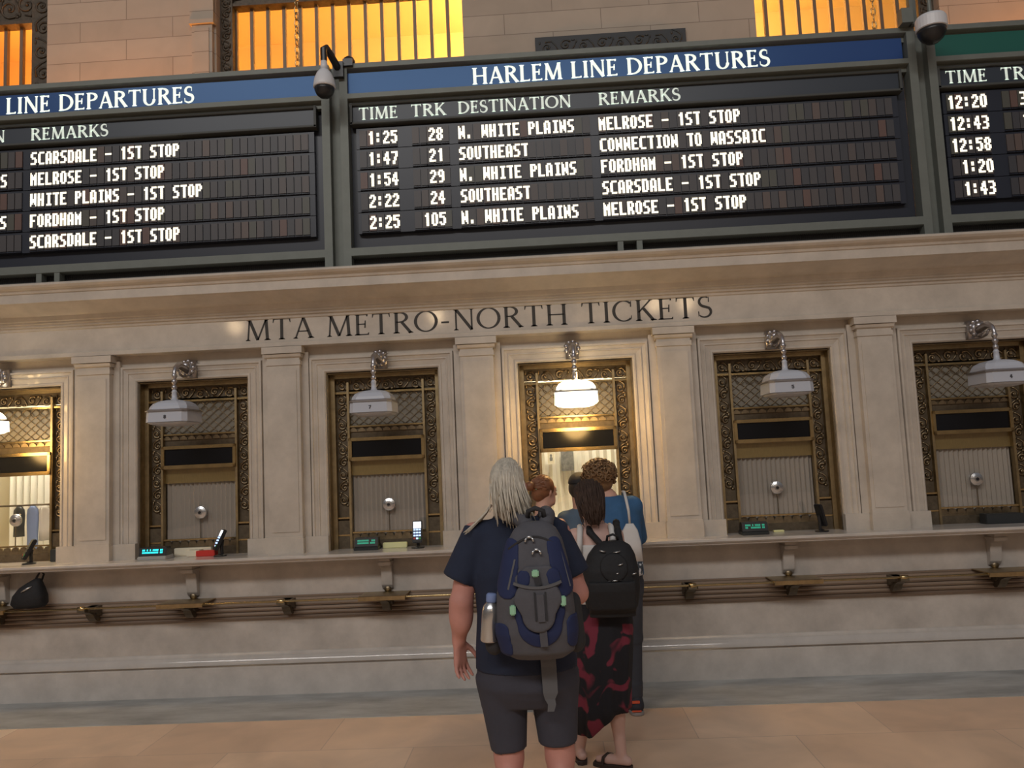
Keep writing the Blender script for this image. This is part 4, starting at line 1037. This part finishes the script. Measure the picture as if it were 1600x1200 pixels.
bt = thing('water_bottle', 'silver water bottle with blue cap in the backpack side pocket', 'bottle', (-.385-.128, -2.85-.235, 1.02)); bt.rotation_euler = (0, .10, 0)
MB().lathe([(.030, 0), (.034, .006), (.034, .115), (.030, .135), (.018, .150), (.015, .155), (.0, .155)], n=20).build('flask', 'silver', bt, smooth=True)
MB().lathe([(.020, .150), (.021, .154), (.021, .178), (.016, .184), (.0, .184)], n=16).build('cap', 'shirt_blue', bt, smooth=True)

# ================================================================ the woman with the small black backpack
wo = thing('person', 'person with long brown hair, floral red and black skirt and small black bag', 'person', (.02, -1.65, 0), 'people queuing at the lit ticket window')
hc = (-.045, .035, 1.475); hf = (-.15, 1, -.12)
pr = head_prims(hc, hf, .92, (-.025, .0, 1.36), .050)
pr += [P_loft([(.80, 0, 0, .15, .11), (.92, 0, 0, .15, .10), (1.05, -.01, 0, .122, .09), (1.20, -.02, 0, .135, .095), (1.28, -.025, 0, .118, .075), (1.335, -.02, 0, .065, .055)]),
       (P_cone((-.140, 0, 1.268), (-.16, -.03, 1.03), .045, .036), .03), (P_cone((-.16, -.03, 1.03), (-.10, .18, .98), .036, .025), .012),
       (P_cone((.095, 0, 1.265), (.125, .02, 1.03), .043, .035), .03), (P_cone((.125, .02, 1.03), (.08, .22, 1.06), .036, .025), .012)]
pr += hand_prims((-.10, .18, .98), (.6, .8, .1), (0, .1, 1), (1, -.2, 0), .5, .9)+hand_prims((.08, .22, 1.06), (-.6, .8, .1), (0, .1, 1), (-1, -.2, 0), .5, .9)
for hx, kx, ky, fx, fy, th in ((-.07, -.10, .03, -.165, .10, 0), (.07, .035, .02, .055, -.02, .85)):
    TR = lambda a, b, z: (fx+a*math.cos(th)-b*math.sin(th), fy+a*math.sin(th)+b*math.cos(th), z)
    pr += [(P_cone((hx, 0, .82), (kx, ky, .45), .085, .052), .02), (P_cone((kx, ky, .45), (fx, fy, .085), .047, .030), .02), (P_ell(((kx+fx)/2, (ky+fy)/2-.02, .31), (.046, .048, .11)), .02),
           (P_cone(TR(.008, -.035, .045), TR(-.025, .07, .045), .026, .028), .02), (P_cone(TR(-.025, .07, .045), TR(-.035, .13, .035), .028, .02), .012)]
surface(field(pr, .0072, .02), 'body', 'skin_pale', wo); eyes(hc, hf, .92, wo)
tp = [P_loft([(.90, 0, 0, .162, .118), (1.05, -.01, 0, .136, .104), (1.18, -.018, 0, .144, .110), (1.24, -.022, 0, .136, .100)])]
surface(field(tp, .008, .02, [below(1.225)]), 'tank_top', 'white_cloth', wo)
m = MB()
for x in (-.115, .070): m.tube([(x-.004, -.095, 1.18), (x, -.088, 1.26), (x*.93, -.045, 1.318), (x*.92, .03, 1.318), (x, .085, 1.25), (x, .10, 1.19)], .017, 8)
m.build('top_straps', 'white_cloth', wo, smooth=True)
N = 72; R = []
for z, rx, ry, cx in ((.95, .135, .105, 0), (.88, .155, .12, 0), (.78, .165, .13, -.002), (.60, .160, .135, -.012), (.45, .155, .138, -.025), (.36, .155, .14, -.032), (.30, .158, .142, -.036)):
    r = []
    for q in range(N):
        a = 2*PI*q/N; fl = 1+(.05*(.95-z)/.6)*math.sin(9*a+1.1)+.025*((.95-z)/.6)*math.sin(17*a); x = cx+rx*fl*math.cos(a)
        zz = z if z > .31 else (.318-.115*min(1, max(0, (.03-x)/.14)))
        r.append((x, ry*fl*math.sin(a), zz))
    R.append(r)
inn = [[(x*.96, y*.96, z) for x, y, z in r] for r in R[::-1]]
MB().rings(R+inn, cap=False).build('skirt', 'floral_skirt', wo, smooth=True)
hr = [P_ell((hc[0], hc[1]-.012, hc[2]+.020), (.078, .096, .090)), P_loft([(1.335, -.028, -.078, .028, .020), (1.37, -.030, -.080, .048, .032), (1.42, -.036, -.062, .070, .05), (1.48, -.045, -.02, .078, .08), (1.52, -.045, .0, .078, .085)])]
fr2 = lambda X, Y, Z: (Y-.075)-.4*(Z-1.475)+0*X
surface(field(hr, .007, .02, [fr2]), 'hair', 'hair_brown', wo)
rr = random.Random(9); rt = []
for i in range(220):
    a = rr.uniform(PI*.95, 2*PI*1.02); el = rr.uniform(.05, 1.35); q = math.cos(el); rt.append((hc[0]+.083*q*math.cos(a), hc[1]-.012+.101*q*math.sin(a), hc[2]+.020+.094*math.sin(el), rr.random()))
strands('hair_locks', 'hair_brown', wo, rt, lambda R, t: (hc[0]+(R[0]-hc[0])*(1.05-.42*t*t)+.012*t, max(hc[1]+(R[1]-hc[1])*(1+.12*t)-(.10 if R[2] > 1.52 else .04)*min(1, 1.5*t), -.115), R[2]-(R[2]-(1.315+.10*R[3]))*t), 9, .0048, .012, 4)
for fx, fy, th in ((-.165, .10, 0), (.055, -.02, .85)):
    TS = lambda a, b, z: (fx+a*math.cos(th)-b*math.sin(th), fy+a*math.sin(th)+b*math.cos(th), z)
    pts = [(.032, -.052), (.036, 0), (.020, .06), (.002, .14), (-.030, .165), (-.066, .150), (-.070, .09), (-.040, .03), (-.026, -.03), (-.020, -.056), (.005, -.066)]
    R = [[TS(x*s_, y*s_, z) for x, y in pts] for z, s_ in ((.0, .97), (.004, 1), (.020, 1), (.024, .96))]
    o = MB().rings(R).build('sandal', 'leather', wo)
    m = MB(); m.tube([TS(.02, .055, .02), TS(.0, .06, .062), TS(-.03, .07, .074), TS(-.06, .08, .06), TS(-.066, .085, .02)], .009, 6); m.build('strap', 'leather', o)
bk = thing('backpack', 'small black backpack on the back of the person in the floral skirt', 'backpack', (.02, -1.65, .870))
def kp(o): o.parent = bk; o.location = (0, 0, -.870); return o
sh2 = P_loft([(.872, .040, -.155, .10, .04), (.90, .040, -.165, .140, .075), (1.0, .040, -.172, .156, .090), (1.10, .042, -.170, .150, .088), (1.18, .050, -.160, .128, .075), (1.225, .058, -.150, .098, .055), (1.250, .062, -.145, .055, .03)], 2.6)
kp(surface(field([sh2], .008, 0), 'main_compartment', 'black_cloth'))
kp(surface(field([sh2], .007, 0, [lambda X, Y, Z: np.maximum(np.maximum(np.abs(X-.04)-.125, Z-1.045), Y+.17)], grow=.022), 'front_pocket', 'black_cloth'))
kp(surface(field([sh2], .007, 0, [lambda X, Y, Z: np.maximum(np.sqrt((X-.055)**2+(Z-1.12)**2)-.075, Y+.17)], grow=.010), 'upper_pocket', 'black_cloth'))
for q, (x, z, ln, tl) in enumerate(((.00, 1.205, .030, -.3), (.075, 1.198, .036, .15), (.088, 1.135, .026, .3), (.158, 1.085, .022, .25), (.055, 1.052, .07, .05), (.07, 1.09, .02, .3))):
    y = -.262 if z < 1.16 else -.232
    m = MB(); m.tube([(x-ln/2, y, z-ln*tl/2), (x, y-.006, z), (x+ln/2, y, z+ln*tl/2)], .0038, 6); kp(m.build('zip_pull', 'silver', smooth=True))
for s_ in (-1, 1):
    x = .022+s_*.078; F = field([P_cone((.050+s_*.055, -.14, 1.235), (x, -.075, 1.295), .019, .019), P_cone((x, -.075, 1.295), (x, .0, 1.335), .019, .019), P_cone((x, .0, 1.335), (x, .085, 1.28), .019, .018), P_cone((x, .085, 1.28), (x, .115, 1.15), .018, .014), P_cone((x, .115, 1.15), (x+s_*.04, -.08, .95), .012, .012)], .007, .01)
    kp(surface(F, 'shoulder_strap', 'black_cloth'))
kp(MB().tube([(.03, -.13, 1.24), (.035, -.15, 1.275), (.065, -.155, 1.285), (.09, -.15, 1.272), (.095, -.13, 1.235)], .007, 8).build('grab_handle', 'black_cloth', smooth=True))

# ================================================================ the man in the blue sweater leaning on the counter
bl = thing('person', 'person with curly light brown hair in a blue sweater leaning on the counter', 'person', (.19, -.72, 0), 'people queuing at the lit ticket window')
hc = (-.092, .09, 1.545); hf = (-.25, 1, -.15)
pr = head_prims(hc, hf, .98, (-.03, .06, 1.42), .056)
pr += [P_loft([(.82, .0, 0, .15, .11), (1.0, 0, .03, .15, .11), (1.2, 0, .06, .16, .11), (1.32, -.01, .07, .15, .10), (1.39, -.02, .06, .09, .07)]),
       (P_cone((.13, .06, 1.335), (.185, .27, 1.125), .050, .044), .02), (P_cone((.185, .27, 1.125), (.03, .50, 1.10), .042, .028), .01), (P_cone((-.15, .06, 1.33), (-.10, .15, 1.10), .050, .044), .02), (P_cone((-.10, .15, 1.10), (.0, .37, 1.12), .042, .028), .01)]
pr += hand_prims((.03, .50, 1.10), (-.7, .6, .0), (-.2, .5, .6), (0, 0, -1), .3)+hand_prims((.0, .37, 1.12), (.5, .7, -.1), (.2, .5, .6), (0, 0, -1), .3)
for hx, kx, fx, fy in ((-.08, -.09, -.10, .10), (.062, .068, .062, -.02)):
    pr += [(P_cone((hx, 0, .84), (kx, .03, .47), .088, .056), .02), (P_cone((kx, .03, .47), (fx, fy, .09), .05, .036), .02), (P_cone((fx, fy, .05), (fx, fy+.1, .04), .034, .03), .02)]
surface(field(pr, .0078, .02), 'body', 'skin', bl); eyes(hc, hf, .98, bl)
sw = [P_loft([(.90, .0, .0, .175, .135), (1.0, 0, .02, .172, .135), (1.15, 0, .05, .180, .138), (1.28, -.005, .065, .184, .130), (1.375, -.012, .065, .155, .105), (1.435, -.03, .065, .085, .072)]),
      (P_cone((-.15, .06, 1.355), (.125, .06, 1.362), .066, .066), .03), (P_cone((.13, .06, 1.355), (.185, .26, 1.128), .064, .056), .03), (P_tube((.185, .27, 1.126), (.050, .47, 1.103), .054, .036), .012),
      (P_cone((-.15, .06, 1.335), (-.10, .14, 1.105), .064, .056), .03), (P_tube((-.10, .15, 1.10), (-.008, .353, 1.119), .054, .036), .012)]
surface(field(sw, .009, .03, [above(.905)]), 'sweater', 'sweater', bl)
jn = [P_loft([(.78, -.01, 0, .165, .125), (.90, 0, 0, .165, .125), (.96, 0, .01, .155, .115)]), (P_tube((-.085, 0, .86), (-.09, .03, .47), .100, .072), .03), (P_cone((-.09, .03, .47), (-.10, .09, .14), .070, .055), .03), (P_tube((-.10, .09, .20), (-.10, .095, .10), .058, .056), .01),
      (P_tube((.062, 0, .86), (.068, .03, .47), .100, .074), .03), (P_cone((.068, .03, .47), (.062, -.01, .16), .070, .056), .03), (P_tube((.062, -.01, .20), (.062, -.015, .105), .058, .055), .01)]
surface(field(jn, .009, .03), 'trousers', 'jeans', bl)
for fx, fy in ((-.10, .13), (.062, .02)):
    o = shoe(bl, fx, fy, .15, 'shoe_dark', 'sole')
    MB().box(fx-.026, fx+.026, fy-.106, fy-.094, .082, .100).build('heel_tab', 'shoe_orange', o, bevel=.003); MB().box(fx-.03, fx+.034, fy-.112, fy-.10, .030, .040).build('heel_stripe', 'shoe_orange', o, bevel=.003)
rr = random.Random(21); cu = MB()
hcv = Vector(hc); 
for i in range(330):
    a = rr.uniform(0, 2*PI); el = rr.uniform(-.55, 1.5); q = math.cos(el); d = Vector((q*math.cos(a), q*math.sin(a), math.sin(el)))
    if d.y > .35 and d.z < .55: continue
    p = hcv+Vector((.004, -.025, .042))+Vector((d.x*.112, d.y*.120, d.z*.096))*rr.uniform(.9, 1.07); t = d.orthogonal().normalized(); b = d.cross(t); ph = rr.uniform(0, 6); rd = rr.uniform(.012, .022)
    cu.tube([p+(t*math.cos(ph+j*.9)+b*math.sin(ph+j*.9))*rd+d*(.003*j-.008) for j in range(8)], [.005, .006, .007, .007, .006, .006, .005, .003], 5)
surface(field([P_ell((hc[0]+.004, hc[1]-.025, hc[2]+.036), (.106, .116, .092)), (P_ell((hc[0], hc[1]-.05, hc[2]-.02), (.09, .07, .07)), .03)], .009, .02, [lambda X, Y, Z: (Y-hc[1]-.045)-.5*(Z-hc[2])+0*X]), 'hair', 'hair_curly', bl)
cu.build('curls', 'hair_curly', bl, smooth=True)
tt = thing('tote_bag', 'white tote bag with dark print hanging on the blue sweater shoulder', 'bag', (.272, -.875, .915))
m = MB(); R = []
for z, wx, wy in ((0, .056, .018), (.015, .068, .030), (.10, .074, .036), (.22, .068, .030), (.30, .050, .018), (.345, .024, .012)):
    R.append([(wx*math.copysign(abs(math.cos(2*PI*q/28))**.6, math.cos(2*PI*q/28))*(1+.04*math.sin(q*2.3)), wy*math.copysign(abs(math.sin(2*PI*q/28))**.6, math.sin(2*PI*q/28))*(1+.10*math.sin(q*1.7+z*30)), z) for q in range(28)])
m.rings(R[2:]); m.build('body', 'white_cloth', tt, smooth=True)
MB().rings(R[:3]).build('printed_base', 'tote_print', tt, smooth=True)
MB().tube([(.0, -.0, .335), (-.005, -.02, .43), (-.015, .0, .505), (-.015, .10, .548), (-.015, .22, .548), (-.0, .30, .46)], [.008, .009, .010, .010, .009, .008], 6).build('strap', 'white_cloth', tt, smooth=True)

# ================================================================ the woman with her hair in a bun
bu = thing('person', 'person with auburn hair in a bun and bare shoulders at the counter', 'person', (-.31, -.66, 0), 'people queuing at the lit ticket window')
hc = (.030, .02, 1.490); hf = (.80, .62, -.08)
pr = head_prims(hc, hf, .88, (.005, .0, 1.345), .047)
pr += [P_loft([(.80, 0, 0, .14, .11), (1.0, 0, 0, .125, .09), (1.18, 0, 0, .14, .09), (1.26, 0, 0, .13, .075), (1.32, 0, 0, .07, .055)]),
       (P_cone((-.13, .02, 1.255), (-.15, .12, 1.03), .042, .035), .03), (P_cone((-.15, .12, 1.03), (-.09, .30, 1.09), .034, .024), .012), (P_cone((.125, -.03, 1.258), (.155, .03, 1.05), .042, .035), .03), (P_cone((.155, .03, 1.05), (.02, .24, 1.10), .034, .024), .012)]
pr += hand_prims((-.09, .30, 1.09), (.1, .9, .1), (0, .2, 1), (1, 0, 0), .45, .88)+hand_prims((.02, .24, 1.10), (-.4, .8, .2), (0, -.2, 1), (-1, 0, 0), .45, .88)
for hx in (-.075, .075): pr += [(P_cone((hx, 0, .82), (hx, .02, .45), .082, .052), .02), (P_cone((hx, .02, .45), (hx, -.01, .085), .046, .032), .02), (P_cone((hx, -.01, .045), (hx, .11, .035), .03, .025), .02)]
surface(field(pr, .008, .02), 'body', 'skin', bu); eyes(hc, hf, .88, bu)
surface(field([P_loft([(.92, 0, 0, .142, .108), (1.05, 0, 0, .135, .10), (1.18, 0, 0, .150, .102), (1.22, 0, 0, .146, .095)])], .009, .02), 'tank_top', 'black_cloth', bu)
m = MB()
for x in (-.085, .085): m.tube([(x, -.085, 1.20), (x, -.07, 1.27), (x*.95, -.02, 1.318), (x, .05, 1.28), (x, .09, 1.20)], .012, 8)
m.build('top_straps', 'black_cloth', bu, smooth=True)
surface(field([P_loft([(.80, 0, 0, .16, .125), (.96, 0, 0, .135, .105)]), (P_tube((-.078, 0, .86), (-.078, .0, .50), .098, .085), .03), (P_tube((.078, 0, .86), (.078, 0, .50), .098, .085), .03)], .009, .02), 'shorts', 'jeans', bu)
for fx in (-.075, .075): shoe(bu, fx, .03, 0, 'shoe_dark', 'sole')
hv = Vector(hc); fv = Vector(hf).normalized()
kc = hv-fv*.018+Vector((0, 0, .022))
surface(field([P_ell(kc, (.082, .084, .090)), (P_ell(hv-fv*.085+Vector((-.034, -.025, .032)), (.034, .034, .034)), .008), (P_ell(kc-fv*.04-Vector((0, 0, .05)), (.05, .05, .05)), .02)], .007, .01,
              [lambda X, Y, Z: ((X-hv.x)*fv.x+(Y-hv.y)*fv.y-.040)-.75*(Z-hv.z)]), 'hair', 'hair_auburn', bu)
rr = random.Random(4); m = MB()
for i in range(110):
    a = rr.uniform(0, 2*PI); el = rr.uniform(-.3, 1.45); q = math.cos(el); d = Vector((q*math.cos(a), q*math.sin(a), math.sin(el)))
    if d.dot(fv) > .35 and d.z < .75: continue
    bun = hv-fv*.085+Vector((-.034, -.025, .032)); p0 = kc+Vector((d.x*.082, d.y*.084, d.z*.090)); pm = (p0+bun)/2; pm = kc+(pm-kc).normalized()*.090
    m.tube([p0, pm, bun+(pm-bun)*.3], [.004, .005, .003], 4)
m.build('hair_locks', 'hair_auburn', bu, smooth=True)
MB().tube([tuple(hv-fv*.066+Vector((-.02+.026*math.cos(2*PI*q/12)*fv.y, -.02-.026*math.cos(2*PI*q/12)*fv.x, .022+.028*math.sin(2*PI*q/12)))) for q in range(12)], .006, 6, closed=True).build('hair_tie', 'mint', bu, smooth=True)

# ================================================================ the half-hidden person at the counter
hd = thing('person', 'half-hidden person with black cap and slate shirt between bun and curly heads', 'person', (-.02, -.44, 0), 'people queuing at the lit ticket window')
hc = (-.010, .0, 1.485); hf = (.1, 1, -.1)
pr = head_prims(hc, hf, .90, (-.01, .0, 1.35), .05)
pr += [P_loft([(.80, 0, 0, .13, .10), (1.0, 0, 0, .12, .09), (1.2, 0, 0, .13, .09), (1.28, 0, 0, .12, .07), (1.33, 0, 0, .07, .055)]), (P_cone((-.125, .0, 1.275), (-.165, .11, 1.13), .042, .035), .03), (P_cone((-.165, .11, 1.13), (-.04, .28, 1.105), .034, .024), .012),
       (P_cone((.10, .0, 1.275), (.12, .10, 1.13), .042, .035), .03), (P_cone((.12, .10, 1.13), (.05, .28, 1.105), .034, .024), .012)]
pr += hand_prims((-.04, .28, 1.105), (.5, .8, 0), (.2, .2, .8), (0, 0, -1), .3, .88)+hand_prims((.05, .28, 1.105), (-.5, .8, 0), (-.2, .2, .8), (0, 0, -1), .3, .88)
for hx in (-.07, .07): pr += [(P_cone((hx, 0, .82), (hx, .02, .45), .08, .05), .02), (P_cone((hx, .02, .45), (hx, -.02, .085), .045, .032), .02), (P_cone((hx, -.02, .045), (hx, .08, .035), .03, .025), .02)]
surface(field(pr, .008, .02), 'body', 'skin', hd); eyes(hc, hf, .90, hd)
surface(field([P_loft([(.88, 0, 0, .145, .112), (1.05, 0, 0, .140, .105), (1.2, 0, 0, .145, .105), (1.29, 0, 0, .125, .082), (1.345, 0, 0, .068, .06)]), (P_cone((-.12, 0, 1.28), (.10, 0, 1.28), .055, .055), .03), (P_tube((-.12, 0, 1.285), (-.170, .11, 1.14), .056, .050), .02), (P_tube((.10, 0, 1.285), (.125, .10, 1.14), .056, .050), .02)], .009, .03), 'shirt', 'slate_shirt', hd)
surface(field([P_loft([(.78, 0, 0, .15, .12), (.92, 0, 0, .14, .108)]), (P_tube((-.072, 0, .86), (-.07, .0, .12), .092, .055), .03), (P_tube((.072, 0, .86), (.07, 0, .12), .092, .055), .03)], .009, .03), 'trousers', 'jeans', hd)
for fx in (-.07, .07): shoe(hd, fx, .0, 0, 'shoe_dark', 'sole')
surface(field([P_ell((hc[0], hc[1]-.016, hc[2]+.005), (.080, .092, .085))], .008, 0, [lambda X, Y, Z: (Y-hc[1]-.03)+0*X+0*Z]), 'hair', 'hair_black', hd)
F = field([P_ell((hc[0], hc[1]-.008, hc[2]+.040), (.082, .098, .082)), (P_cone((hc[0]-.03, hc[1]+.09, hc[2]+.052), (hc[0]+.03, hc[1]+.13, hc[2]+.045), .030, .030, (1.6, 1, .25)), .004)], .007, .01, [above(hc[2]+.035)])
surface(F, 'cap', 'black_cloth', hd)
